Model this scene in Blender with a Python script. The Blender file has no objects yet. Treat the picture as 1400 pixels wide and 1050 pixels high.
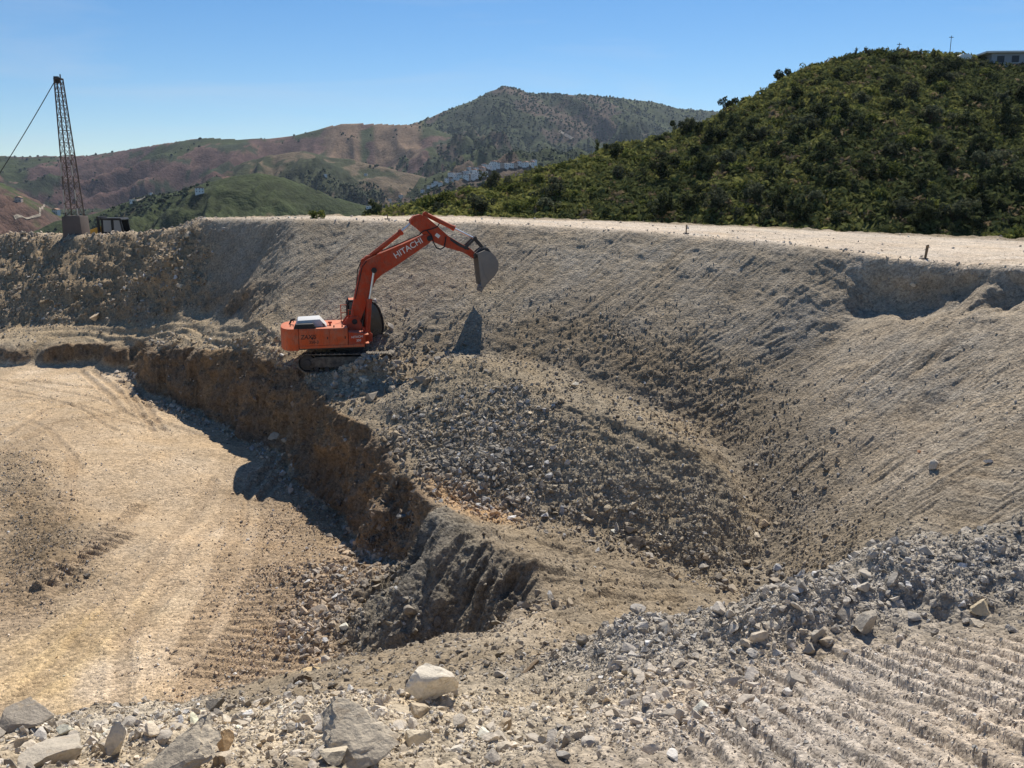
import bpy, bmesh, math, random
import numpy as np
from mathutils import Vector, Matrix, geometry

random.seed(7)
rng = np.random.default_rng(11)
scene = bpy.context.scene
COL = scene.collection

# ------------------------------------------------------------------ camera, sky, sun, exposure
FPX = 700 / math.tan(math.radians(30))
PITCH = math.atan(260 / FPX)
cam_data = bpy.data.cameras.new('camera')
cam_data.sensor_width = 36
cam_data.lens = 18 / math.tan(math.radians(30))
cam_data.clip_start = 0.1
cam_data.clip_end = 20000
cam = bpy.data.objects.new('camera', cam_data)
COL.objects.link(cam)
cam.location = (0, 0, 0)
cam.rotation_euler = (math.pi / 2 - PITCH, 0, 0)
scene.camera = cam

SUN_EL, SUN_AZ = math.radians(52), math.radians(15)      # azimuth clockwise from +Y (straight ahead)
sun_dir = Vector((math.sin(SUN_AZ) * math.cos(SUN_EL), math.cos(SUN_AZ) * math.cos(SUN_EL), math.sin(SUN_EL)))
world = bpy.data.worlds.new('World')
scene.world = world
world.use_nodes = True
wn, wl = world.node_tree.nodes, world.node_tree.links
bg = wn['Background']
sky = wn.new('ShaderNodeTexSky')
sky.sky_type = 'NISHITA'
sky.sun_disc = False
sky.sun_elevation = SUN_EL
sky.sun_rotation = SUN_AZ
sky.altitude = 1200
sky.air_density = 1.0
sky.dust_density = 0.15
sky.ozone_density = 4.0
hsv = wn.new('ShaderNodeHueSaturation')
hsv.inputs['Saturation'].default_value = 1.25
wl.new(sky.outputs['Color'], hsv.inputs['Color'])
# thin uneven cirrus
wtc = wn.new('ShaderNodeTexCoord'); wmp = wn.new('ShaderNodeMapping'); wmp.inputs['Scale'].default_value = (1.6, 1.6, 13.0); wmp.inputs['Rotation'].default_value = (0.05, 0.04, 0.4)
wnz = wn.new('ShaderNodeTexNoise'); wnz.inputs['Scale'].default_value = 1.7; wnz.inputs['Detail'].default_value = 7; wnz.inputs['Roughness'].default_value = 0.55; wnz.inputs['Distortion'].default_value = 0.7
wmr = wn.new('ShaderNodeMapRange'); wmr.inputs['From Min'].default_value = 0.48; wmr.inputs['From Max'].default_value = 0.80; wmr.inputs['To Max'].default_value = 0.28
wmx = wn.new('ShaderNodeMix'); wmx.data_type = 'RGBA'; wmx.inputs['B'].default_value = (6.0, 6.6, 7.6, 1)
wl.new(wtc.outputs['Generated'], wmp.inputs['Vector']); wl.new(wmp.outputs[0], wnz.inputs['Vector']); wl.new(wnz.outputs['Fac'], wmr.inputs['Value'])
wl.new(wmr.outputs[0], wmx.inputs['Factor']); wl.new(hsv.outputs['Color'], wmx.inputs['A']); wl.new(wmx.outputs['Result'], bg.inputs['Color'])
bg.inputs['Strength'].default_value = 0.085
sun_data = bpy.data.lights.new('sun', 'SUN')
sun_data.energy = 5.0
sun_data.angle = math.radians(0.5)
sun_data.color = (1.0, 0.93, 0.82)
sun = bpy.data.objects.new('sun', sun_data)
sun.rotation_euler = sun_dir.to_track_quat('Z', 'Y').to_euler()
sun.location = (0, 60, 80)
COL.objects.link(sun)
scene.view_settings.view_transform = 'Standard'
scene.view_settings.look = 'None'
scene.view_settings.exposure = 0.32
scene.view_settings.gamma = 1.0
scene.cycles.max_bounces = 6
scene.cycles.volume_bounces = 0
scene.cycles.use_adaptive_sampling = True

# ------------------------------------------------------------------ helpers
CP, SP = math.cos(PITCH), math.sin(PITCH)

def ray(px, py):
    u, v = px - 700, 525 - py
    return np.array([u, FPX * CP + v * SP, -FPX * SP + v * CP])

def P(px, py, d):
    """survey point seen at (px, py) in the photograph, d metres ahead"""
    r = ray(px, py)
    return r * (d / r[1])

def Q(px, d, z):
    c = d * CP - z * SP
    return np.array([(px - 700) * c / FPX, d, z])

def tag(o, label=None, cat=None, group=None, kind=None):
    if label: o['label'] = label
    if cat: o['category'] = cat
    if group: o['group'] = group
    if kind: o['kind'] = kind
    return o

def link(name, me, mat=None, parent=None):
    o = bpy.data.objects.new(name, me)
    COL.objects.link(o)
    if mat is not None and me is not None and len(me.materials) == 0:
        me.materials.append(mat)
    if parent is not None:
        o.parent = parent
    return o

def empty(name, loc=(0, 0, 0), rz=0.0):
    o = bpy.data.objects.new(name, None)
    COL.objects.link(o)
    o.location = loc
    o.rotation_euler = (0, 0, rz)
    o.empty_display_size = 0.2
    return o

def fast_mesh(name, V, F, col=None, smooth=False):
    V = np.ascontiguousarray(V, dtype=np.float32)
    F = np.ascontiguousarray(F, dtype=np.int32)
    me = bpy.data.meshes.new(name)
    n, k = F.shape
    me.vertices.add(len(V))
    me.vertices.foreach_set('co', V.ravel())
    me.loops.add(n * k)
    me.loops.foreach_set('vertex_index', F.ravel())
    me.polygons.add(n)
    me.polygons.foreach_set('loop_start', np.arange(0, n * k, k, dtype=np.int32))
    me.polygons.foreach_set('loop_total', np.full(n, k, dtype=np.int32))
    me.polygons.foreach_set('use_smooth', np.full(n, smooth, dtype=bool))
    me.update(calc_edges=True)
    if col is not None:
        a = me.color_attributes.new('Col', 'FLOAT_COLOR', 'POINT')
        c4 = np.ones((len(V), 4), dtype=np.float32)
        c4[:, :3] = col
        a.data.foreach_set('color', c4.ravel())
    return me

# lattice value noise, vectorised
LAT = rng.uniform(-1, 1, (64, 64, 64)).astype(np.float32)

def vnoise(p, f, seed=0):
    if np.isscalar(f):
        f = (f, f, f)
    x = p[:, 0] * f[0] + seed * 7.31
    y = p[:, 1] * f[1] + seed * 3.77 + 11.3
    z = p[:, 2] * f[2] + seed * 5.13 + 4.9
    xi, yi, zi = np.floor(x), np.floor(y), np.floor(z)
    fx, fy, fz = x - xi, y - yi, z - zi
    xi = xi.astype(np.int32) & 63; yi = yi.astype(np.int32) & 63; zi = zi.astype(np.int32) & 63
    x1, y1, z1 = (xi + 1) & 63, (yi + 1) & 63, (zi + 1) & 63
    s = lambda t: t * t * (3 - 2 * t)
    fx, fy, fz = s(fx), s(fy), s(fz)
    a = LAT[xi, yi, zi] * (1 - fx) + LAT[x1, yi, zi] * fx
    b = LAT[xi, y1, zi] * (1 - fx) + LAT[x1, y1, zi] * fx
    c = LAT[xi, yi, z1] * (1 - fx) + LAT[x1, yi, z1] * fx
    d = LAT[xi, y1, z1] * (1 - fx) + LAT[x1, y1, z1] * fx
    return ((a * (1 - fy) + b * fy) * (1 - fz) + (c * (1 - fy) + d * fy) * fz).astype(np.float32)

def fbm(p, f, octv=3, seed=0, gain=0.5):
    r, a, t = 0, 1.0, 0
    fs = np.array((f, f, f) if np.isscalar(f) else f, dtype=float)
    for k in range(octv):
        r = r + a * vnoise(p, fs, seed + k * 13)
        t += a
        a *= gain
        fs = fs * 2.03
    return r / t

def ridged(p, f, octv=3, seed=0):
    r, a, t = 0, 1.0, 0
    fs = np.array((f, f, f) if np.isscalar(f) else f, dtype=float)
    for k in range(octv):
        r = r + a * (1 - 2 * np.abs(vnoise(p, fs, seed + k * 17)))
        t += a
        a *= 0.5
        fs = fs * 2.03
    return r / t

def sst(a, b, x):
    t = np.clip((x - a) / (b - a), 0, 1)
    return t * t * (3 - 2 * t)

# ------------------------------------------------------------------ materials
def new_mat(name):
    m = bpy.data.materials.new(name)
    m.use_nodes = True
    return m, m.node_tree.nodes, m.node_tree.links, m.node_tree.nodes['Principled BSDF']

def earth_mat(name, bump=0.03, scale=9.0, contrast=0.5):
    m, n, l, b = new_mat(name)
    at = n.new('ShaderNodeAttribute'); at.attribute_name = 'Col'
    tc = n.new('ShaderNodeTexCoord')
    v1 = n.new('ShaderNodeTexVoronoi'); v1.inputs['Scale'].default_value = scale
    v2 = n.new('ShaderNodeTexVoronoi'); v2.inputs['Scale'].default_value = scale * 3.1
    nz = n.new('ShaderNodeTexNoise'); nz.inputs['Scale'].default_value = scale * 1.7
    nz.inputs['Detail'].default_value = 6; nz.inputs['Roughness'].default_value = 0.7
    for t in (v1, v2, nz): l.new(tc.outputs['Object'], t.inputs['Vector'])
    sep = n.new('ShaderNodeSeparateColor'); l.new(v1.outputs['Color'], sep.inputs['Color'])
    sep2 = n.new('ShaderNodeSeparateColor'); l.new(v2.outputs['Color'], sep2.inputs['Color'])
    ad = n.new('ShaderNodeMath'); ad.operation = 'ADD'
    l.new(sep.outputs['Red'], ad.inputs[0]); l.new(sep2.outputs['Green'], ad.inputs[1])
    mr = n.new('ShaderNodeMapRange')
    mr.inputs['From Min'].default_value = 0; mr.inputs['From Max'].default_value = 2
    mr.inputs['To Min'].default_value = 1 - contrast; mr.inputs['To Max'].default_value = 1 + contrast
    l.new(ad.outputs[0], mr.inputs['Value'])
    vm = n.new('ShaderNodeVectorMath'); vm.operation = 'SCALE'
    l.new(at.outputs['Color'], vm.inputs[0]); l.new(mr.outputs[0], vm.inputs['Scale'])
    l.new(vm.outputs[0], b.inputs['Base Color'])
    a2 = n.new('ShaderNodeMath'); a2.operation = 'MULTIPLY_ADD'
    l.new(v1.outputs['Distance'], a2.inputs[0]); a2.inputs[1].default_value = -1.2
    l.new(nz.outputs['Fac'], a2.inputs[2])
    a3 = n.new('ShaderNodeMath'); a3.operation = 'MULTIPLY_ADD'
    l.new(v2.outputs['Distance'], a3.inputs[0]); a3.inputs[1].default_value = -0.6
    l.new(a2.outputs[0], a3.inputs[2])
    bp = n.new('ShaderNodeBump'); bp.inputs['Distance'].default_value = bump; bp.inputs['Strength'].default_value = 1
    l.new(a3.outputs[0], bp.inputs['Height']); l.new(bp.outputs['Normal'], b.inputs['Normal'])
    b.inputs['Roughness'].default_value = 0.95
    b.inputs['Specular IOR Level'].default_value = 0.1
    return m

def paint_mat(name, col, rough=0.5, dirt=(0.30, 0.24, 0.17), amount=0.35, metal=0.0, scale=2.5, spec=0.4, grime=0.0):
    m, n, l, b = new_mat(name)
    tc = n.new('ShaderNodeTexCoord')
    nz = n.new('ShaderNodeTexNoise'); nz.inputs['Scale'].default_value = scale
    nz.inputs['Detail'].default_value = 8; nz.inputs['Roughness'].default_value = 0.72
    l.new(tc.outputs['Object'], nz.inputs['Vector'])
    mr = n.new('ShaderNodeMapRange'); mr.inputs['From Min'].default_value = 0.42; mr.inputs['From Max'].default_value = 0.75
    mr.inputs['To Max'].default_value = amount
    l.new(nz.outputs['Fac'], mr.inputs['Value'])
    mx = n.new('ShaderNodeMix'); mx.data_type = 'RGBA'
    mx.inputs['A'].default_value = (*col, 1); mx.inputs['B'].default_value = (*dirt, 1)
    l.new(mr.outputs[0], mx.inputs['Factor']); l.new(mx.outputs['Result'], b.inputs['Base Color'])
    if grime:
        n2_ = n.new('ShaderNodeTexNoise'); n2_.inputs['Scale'].default_value = scale * 2.6; n2_.inputs['Detail'].default_value = 10
        n2_.inputs['Roughness'].default_value = 0.8; n2_.inputs['Distortion'].default_value = 0.6
        mp_ = n.new('ShaderNodeMapping'); mp_.inputs['Scale'].default_value = (1.6, 1.6, 0.5); mp_.inputs['Location'].default_value = (3, 7, 1)
        l.new(tc.outputs['Object'], mp_.inputs['Vector']); l.new(mp_.outputs[0], n2_.inputs['Vector'])
        mg = n.new('ShaderNodeMapRange'); mg.inputs['From Min'].default_value = 0.5; mg.inputs['From Max'].default_value = 0.68; mg.inputs['To Max'].default_value = grime
        l.new(n2_.outputs['Fac'], mg.inputs['Value'])
        mxg = n.new('ShaderNodeMix'); mxg.data_type = 'RGBA'; mxg.inputs['B'].default_value = (0.085, 0.045, 0.03, 1)
        l.new(mg.outputs[0], mxg.inputs['Factor']); l.new(mx.outputs['Result'], mxg.inputs['A'])
        # dust settled on level faces
        ge = n.new('ShaderNodeNewGeometry'); sx = n.new('ShaderNodeSeparateXYZ'); l.new(ge.outputs['Normal'], sx.inputs[0])
        md = n.new('ShaderNodeMapRange'); md.inputs['From Min'].default_value = 0.55; md.inputs['From Max'].default_value = 0.95; md.inputs['To Max'].default_value = 0.5
        l.new(sx.outputs['Z'], md.inputs['Value'])
        mm_ = n.new('ShaderNodeMath'); mm_.operation = 'MULTIPLY'; l.new(md.outputs[0], mm_.inputs[0]); l.new(n2_.outputs['Fac'], mm_.inputs[1])
        mxd = n.new('ShaderNodeMix'); mxd.data_type = 'RGBA'; mxd.inputs['B'].default_value = (0.48, 0.38, 0.28, 1)
        l.new(mm_.outputs[0], mxd.inputs['Factor']); l.new(mxg.outputs['Result'], mxd.inputs['A'])
        l.new(mxd.outputs['Result'], b.inputs['Base Color'])
    m2 = n.new('ShaderNodeMapRange'); m2.inputs['To Min'].default_value = rough - 0.12; m2.inputs['To Max'].default_value = min(1, rough + 0.25)
    l.new(nz.outputs['Fac'], m2.inputs['Value']); l.new(m2.outputs[0], b.inputs['Roughness'])
    b.inputs['Metallic'].default_value = metal
    b.inputs['Specular IOR Level'].default_value = spec
    bp = n.new('ShaderNodeBump'); bp.inputs['Distance'].default_value = 0.006; bp.inputs['Strength'].default_value = 0.4
    l.new(nz.outputs['Fac'], bp.inputs['Height']); l.new(bp.outputs['Normal'], b.inputs['Normal'])
    return m

def leaf_mat(name, transl=0.35):
    m, n, l, b = new_mat(name)
    at = n.new('ShaderNodeAttribute'); at.attribute_name = 'Col'
    oi = n.new('ShaderNodeObjectInfo')
    mr = n.new('ShaderNodeMapRange'); mr.inputs['To Min'].default_value = 0.7; mr.inputs['To Max'].default_value = 1.35
    l.new(oi.outputs['Random'], mr.inputs['Value'])
    vm = n.new('ShaderNodeVectorMath'); vm.operation = 'SCALE'
    l.new(at.outputs['Color'], vm.inputs[0]); l.new(mr.outputs[0], vm.inputs['Scale'])
    df = n.new('ShaderNodeBsdfDiffuse'); tr = n.new('ShaderNodeBsdfTranslucent'); mx = n.new('ShaderNodeMixShader')
    mx.inputs[0].default_value = transl
    l.new(vm.outputs[0], df.inputs['Color']); l.new(vm.outputs[0], tr.inputs['Color'])
    l.new(df.outputs[0], mx.inputs[1]); l.new(tr.outputs[0], mx.inputs[2])
    l.new(mx.outputs[0], n['Material Output'].inputs['Surface'])
    n.remove(b)
    return m

M_EARTH = earth_mat('earth')
M_STONE = earth_mat('stone', bump=0.012, scale=14, contrast=0.3)
M_FAR = earth_mat('far_slopes', bump=1.2, scale=0.12, contrast=0.35)
M_HILL = earth_mat('hill_soil', bump=0.2, scale=1.2, contrast=0.4)
M_LEAF = leaf_mat('leaves')
M_BARK = paint_mat('bark', (0.09, 0.065, 0.045), 0.9, amount=0.3, spec=0.1)

# ------------------------------------------------------------------ the terrain: surveyed break lines
BL = {}
BL['rim'] = [P(*t) for t in [(-500, 335, 89), (-250, 330, 83), (0, 321, 77), (60, 318, 75), (110, 322, 72.5), (180, 318, 70), (240, 311, 67), (280, 299, 63.5),
    (400, 299, 56.5), (480, 301, 55), (560, 303, 54), (655, 305, 52.5), (760, 310, 51.5), (850, 315, 50), (930, 321, 48.5), (1050, 331, 46), (1130, 341, 43.5),
    (1195, 349, 41.4), (1255, 355, 39.7), (1320, 360, 38), (1400, 363, 36), (1600, 380, 31), (1850, 392, 27)]]
BL['platform_back'] = [P(*t) for t in [(272, 297.5, 67), (400, 296, 63), (560, 296, 62), (700, 299, 61), (820, 302, 61), (930, 307, 60), (1130, 316, 58), (1270, 323, 57), (1400, 330, 55), (1600, 340, 52), (1900, 352, 47)]]
BL['platform_berm'] = [P(px, py - 2.5, d + 1.3) for px, py, d in [(400, 296.5, 63), (560, 296.5, 62), (700, 299.5, 61), (820, 302, 61), (930, 307, 60), (1130, 316, 58), (1270, 322, 57), (1400, 327, 55), (1600, 337, 52), (1900, 350, 47)]]
BL['platform_drop'] = [Q(*t) for t in [(300, 74, -6), (400, 72, -6), (560, 71, -6.5), (700, 71, -7), (820, 71, -8), (930, 70, -8), (1130, 68, -8), (1270, 67, -8), (1400, 65, -7.5), (1600, 62, -7), (1950, 58, -7)]]
BL['left_plateau'] = [Q(*t) for t in [(-600, 95, -5), (-250, 89, -4.5), (0, 82, -3.8), (60, 80, -3.5), (110, 77.5, -3.4), (180, 74, -3.2), (240, 70.5, -2.8)]]
BL['left_drop'] = [Q(*t) for t in [(-600, 104, -9), (-250, 97, -7), (0, 89, -6), (60, 85, -5.2), (110, 82, -5.1), (180, 78, -5.1), (250, 76, -5)]]
BL['toe'] = [P(*t) for t in [(-500, 450, 74), (-250, 449, 70), (0, 447, 67), (140, 442, 63), (280, 432, 57), (380, 437, 49), (450, 455, 46.5), (560, 480, 44.5), (620, 478, 44),
    (700, 490, 42.8), (760, 505, 41.5), (850, 540, 39.5), (940, 575, 38), (1000, 620, 35.5), (1020, 680, 33), (1040, 770, 29.8)]] + \
    [Q(1150, 24, -12.8), Q(1300, 21.5, -12), Q(1500, 19, -11), Q(1900, 17, -10)]
BL['spoil_crest'] = [P(*t) for t in [(605, 490, 41.5), (640, 492, 40.2), (700, 515, 37.9), (760, 543, 35.8), (830, 565, 34.5), (900, 590, 33.4), (950, 608, 33.0), (995, 640, 32.6)]]
BL['spoil_foot'] = [P(*t) for t in [(520, 550, 39.3), (540, 578, 37.5), (580, 625, 34.5), (640, 690, 31.3), (700, 702, 31), (780, 717, 30.6), (860, 745, 29.8), (940, 785, 28.8), (1000, 805, 28.2)]]
BL['cliff_top'] = [P(*t) for t in [(-500, 478, 64), (-200, 470, 62), (0, 470, 60.5), (60, 472, 60), (130, 470, 59), (185, 466, 57.5), (195, 470, 56), (250, 474, 52.5), (300, 484, 49.5),
    (345, 490, 47), (385, 500, 45), (415, 512, 43.3), (432, 530, 42), (470, 560, 39.5), (520, 600, 35.8), (555, 645, 33), (570, 660, 32.3), (600, 706, 28),
    (645, 722, 26.2), (700, 762, 24.6), (722, 800, 23.4), (730, 828, 22.2)]]
BL['cliff_foot'] = [P(*t) for t in [(-500, 515, 62.5), (-200, 500, 61), (0, 499, 59.6), (60, 500, 59.2), (130, 500, 58.2), (178, 502, 56.9), (195, 520, 54.5), (245, 552, 51.2), (300, 578, 48.3),
    (345, 600, 45.8), (380, 612, 43.9), (402, 628, 42.3), (418, 650, 41.0), (450, 690, 38.4), (492, 735, 34.9), (515, 757, 32.8), (545, 772, 31.4)]] + \
    [P(520, 812, 27.8), P(470, 880, 24.6), Q(540, 23.3, -13.2), Q(640, 22.5, -13), Q(700, 21.8, -12.2)]
BL['bank_crest'] = [P(*t) for t in [(-500, 1010, 10), (-200, 1000, 10.5), (0, 992, 11), (100, 987, 11.5), (200, 977, 12.5), (290, 955, 15.5), (350, 935, 17.5), (440, 907, 18.6), (560, 884, 19.2), (640, 864, 20), (722, 838, 21.4)]]
BL['bank_foot'] = [Q(*t) for t in [(-600, 15, -13.4), (-200, 16.5, -13.4), (0, 17.5, -13.4), (150, 19.5, -13.4), (300, 21.5, -13.4), (430, 22.8, -13.3)]]
BL['ramp'] = [P(*t) for t in [(705, 852, 19.2), (770, 840, 21.4), (850, 825, 23.2), (950, 812, 25.2)]]
BL['ramp2'] = [P(*t) for t in [(690, 735, 27.4), (800, 770, 26.8), (900, 800, 26)]]
BL['ramp3'] = [P(640, 890, 15), P(700, 878, 17), Q(790, 19, -10.2), Q(870, 21, -11.2)]
BL['berm_crest'] = [P(*t) for t in [(745, 905, 11.2), (790, 862, 11.2), (870, 843, 10.8), (960, 835, 10.4), (1080, 795, 10.2), (1200, 745, 10.6), (1300, 715, 10.6), (1400, 698, 10.6), (1600, 672, 10.5), (1900, 650, 10)]]
BL['berm_back'] = [Q(*t) for t in [(790, 14.5, -8.3), (870, 15, -8.6), (960, 15.5, -8.9), (1080, 16, -9.1), (1200, 16, -8.9), (1300, 16, -8.4), (1400, 16, -8.2), (1600, 15, -7.4), (1900, 14.5, -7)]]
BL['berm_foot'] = [P(*t) for t in [(760, 985, 8.6), (850, 970, 8.4), (1000, 930, 8.8), (1100, 900, 9), (1200, 882, 9), (1300, 862, 8.9), (1400, 845, 8.8), (1600, 810, 8.8), (1900, 780, 8.8)]]
BL['near'] = [P(*t) for t in [(-400, 1050, 5.6), (0, 1050, 6), (350, 1050, 6.1), (700, 1050, 6.2), (900, 1050, 5.4), (1150, 1050, 4.9), (1400, 1050, 4.6), (1900, 1050, 4.2)]]
BL['feet'] = [np.array(t) for t in [(-14, 0.3, -3.6), (-6, 0.3, -2.3), (0, 0.3, -1.75), (6, 0.3, -1.6), (14, 0.3, -1.5)]]
# toe of the over-dug bites under the rim on the right
BL['bite'] = [P(*t) for t in [(1204, 404, 40.5), (1236, 413, 39.5), (1272, 415, 38.4), (1300, 398, 37.8), (1330, 380, 37.2), (1400, 390, 35.3), (1600, 412, 30.3)]]
SPOTS = [P(*t) for t in [(-10, 622, 38), (-80, 640, 36.5), (450, 1000, 7.6), (200, 1010, 8.2), (350, 960, 11), (500, 930, 12.5), (590, 950, 9.6), (1400, 950, 6.2),
    (70, 700, 33.6), (90, 640, 37.8), (30, 590, 41.3), (900, 640, 33), (760, 600, 34.3), (440, 620, 40.5)][:9]] + \
    [P(1250, 470, 35.3), P(1380, 470, 32.3), P(500, 525, 41.6), P(560, 520, 41.8)]
CORN = [np.array(t) for t in [(-110, -8, -9), (110, -8, -2), (110, 60, -7), (-110, 130, -22), (110, 130, -22), (0, 130, -22), (-110, 60, -11), (-60, 130, -22), (60, 130, -22), (-110, 90, -10)]]

pts, edges = [], []
for k, ln in BL.items():
    i0 = len(pts)
    pts += list(ln)
    edges += [(i0 + i, i0 + i + 1) for i in range(len(ln) - 1)]
pts += SPOTS + CORN
pts = np.array(pts)
pts[:, 0] = np.clip(pts[:, 0], -110, 110)
cv, ce, cf, ov, oe, of = geometry.delaunay_2d_cdt([Vector((p[0], p[1])) for p in pts], edges, [], 0, 1e-4)
cz = np.zeros(len(cv))
cxy = np.array([(v.x, v.y) for v in cv])
for i, src in enumerate(ov):
    if src:
        cz[i] = pts[src[0], 2]
    else:
        d2 = ((pts[:, :2] - cxy[i]) ** 2).sum(1)
        j = np.argsort(d2)[:3]
        w = 1 / (d2[j] + 1e-6)
        cz[i] = (pts[j, 2] * w).sum() / w.sum()

GX0, GY0, GS = -90.0, -4.0, 0.1
GNX, GNY = 1650, 1240
H = np.full((GNY, GNX), -12.0, dtype=np.float32)
for f in cf:
    a, b, c = f[0], f[1], f[2]
    (ax, ay), (bx_, by_), (cx_, cy_) = cxy[a], cxy[b], cxy[c]
    i0 = max(int((min(ax, bx_, cx_) - GX0) / GS), 0); i1 = min(int((max(ax, bx_, cx_) - GX0) / GS) + 2, GNX)
    j0 = max(int((min(ay, by_, cy_) - GY0) / GS), 0); j1 = min(int((max(ay, by_, cy_) - GY0) / GS) + 2, GNY)
    if i1 <= i0 or j1 <= j0: continue
    xx, yy = np.meshgrid(GX0 + np.arange(i0, i1) * GS, GY0 + np.arange(j0, j1) * GS)
    den = (by_ - cy_) * (ax - cx_) + (cx_ - bx_) * (ay - cy_)
    if abs(den) < 1e-9: continue
    l1 = ((by_ - cy_) * (xx - cx_) + (cx_ - bx_) * (yy - cy_)) / den
    l2 = ((cy_ - ay) * (xx - cx_) + (ax - cx_) * (yy - cy_)) / den
    l3 = 1 - l1 - l2
    ins = (l1 >= -1e-6) & (l2 >= -1e-6) & (l3 >= -1e-6)
    zz = l1 * cz[a] + l2 * cz[b] + l3 * cz[c]
    sub = H[j0:j1, i0:i1]
    sub[ins] = zz[ins]

def blur(A, r, n=2):
    for _ in range(n):
        for ax in (0, 1):
            pad = [(0, 0), (0, 0)]; pad[ax] = (r + 1, r)
            c = np.cumsum(np.pad(A, pad, mode='edge'), axis=ax, dtype=np.float64)
            if ax == 0: A = (c[2 * r + 1:] - c[:-2 * r - 1]) / (2 * r + 1)
            else: A = (c[:, 2 * r + 1:] - c[:, :-2 * r - 1]) / (2 * r + 1)
    return A.astype(np.float32)

H = blur(H, 2, 2)

def seg_dist(x, y, line):
    best = np.full(x.shape, 1e9)
    for a, b in zip(line[:-1], line[1:]):
        d = (b - a)[:2]; ln = math.hypot(*d); d = d / ln
        t = np.clip((x - a[0]) * d[0] + (y - a[1]) * d[1], 0, ln)
        best = np.minimum(best, np.hypot(x - a[0] - d[0] * t, y - a[1] - d[1] * t))
    return best

def grid_at(A, x, y):
    gx = np.clip((np.asarray(x) - GX0) / GS, 0, GNX - 1.001); gy = np.clip((np.asarray(y) - GY0) / GS, 0, GNY - 1.001)
    i, j = gx.astype(int), gy.astype(int)
    fx, fy = gx - i, gy - j
    return (A[j, i] * (1 - fx) + A[j, i + 1] * fx) * (1 - fy) + (A[j + 1, i] * (1 - fx) + A[j + 1, i + 1] * fx) * fy

# the cut bank is ragged in plan: bulges and notches
j0, j1, i0, i1 = 200, 720, 0, 1000
gxx, gyy = np.meshgrid(GX0 + np.arange(i0, i1) * GS, GY0 + np.arange(j0, j1) * GS)
cm_ = sst(4.5, 1.5, seg_dist(gxx, gyy, BL['cliff_top'][2:] )).astype(np.float32).ravel()
gp_ = np.stack([gxx.ravel(), gyy.ravel(), 0 * gxx.ravel()], 1).astype(np.float32)
wx_ = cm_ * (1.0 * fbm(gp_, 0.3, 3, 601) + 0.14 * ridged(gp_, 0.9, 3, 603))
wy_ = cm_ * (1.0 * fbm(gp_, 0.3, 3, 605) + 0.14 * ridged(gp_, 0.9, 3, 607))
H[j0:j1, i0:i1] = grid_at(H, gp_[:, 0] + wx_, gp_[:, 1] + wy_).reshape(gxx.shape)

def hz(x, y):
    return float(grid_at(H, x, y))

TT = np.concatenate([np.arange(2, 20, 0.03), np.arange(20, 85, 0.06)])
def U(px, py):
    """where the line of sight through a photo point first meets the surveyed ground"""
    r = ray(px, py); r = r / r[1]
    z = grid_at(H, r[0] * TT, TT)
    hit = np.nonzero(z >= r[2] * TT)[0]
    d = TT[hit[0]] if len(hit) else 80.0
    return np.array([r[0] * d, d, r[2] * d])

yyg, xxg = np.meshgrid(GY0 + np.arange(0, GNY, 2) * GS, GX0 + np.arange(0, GNX, 2) * GS, indexing='ij')
def region(poly, soft=3):
    """soft mask of a plan polygon given as photo points (px,py) or ground points (3-vectors)"""
    pg = [U(*p) if len(p) == 2 else p for p in poly]
    X = np.array([p[0] for p in pg]); Y = np.array([p[1] for p in pg])
    inside = np.zeros(xxg.shape, dtype=bool)
    j = len(X) - 1
    for i in range(len(X)):
        cond = (Y[i] > yyg) != (Y[j] > yyg)
        with np.errstate(divide='ignore', invalid='ignore'):
            xi = (X[j] - X[i]) * (yyg - Y[i]) / (Y[j] - Y[i] + 1e-12) + X[i]
        inside ^= cond & (xxg < xi)
        j = i
    m = blur(inside.astype(np.float32), soft, 2)
    return m

def mask_at(m, x, y):
    gx = np.clip((x - GX0) / (2 * GS), 0, m.shape[1] - 1.001); gy = np.clip((y - GY0) / (2 * GS), 0, m.shape[0] - 1.001)
    i, j = gx.astype(int), gy.astype(int)
    fx, fy = gx - i, gy - j
    return (m[j, i] * (1 - fx) + m[j, i + 1] * fx) * (1 - fy) + (m[j + 1, i] * (1 - fx) + m[j + 1, i + 1] * fx) * fy

def path_coords(x, y, line):
    """(distance along, signed offset) of points to a plan polyline"""
    L = np.array([p[:2] for p in line])
    best = np.full(len(x), 1e9); s_b = np.zeros(len(x)); o_b = np.zeros(len(x))
    acc = 0.0
    for a, b in zip(L[:-1], L[1:]):
        d = b - a; ln = math.hypot(*d); d = d / ln
        t = np.clip((x - a[0]) * d[0] + (y - a[1]) * d[1], 0, ln)
        ex, ey = x - (a[0] + d[0] * t), y - (a[1] + d[1] * t)
        dist = np.hypot(ex, ey)
        sg = np.sign(d[0] * ey - d[1] * ex)
        m = dist < best
        best[m] = dist[m]; s_b[m] = acc + t[m]; o_b[m] = (sg * dist)[m]
        acc += ln
    return s_b, o_b

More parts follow.
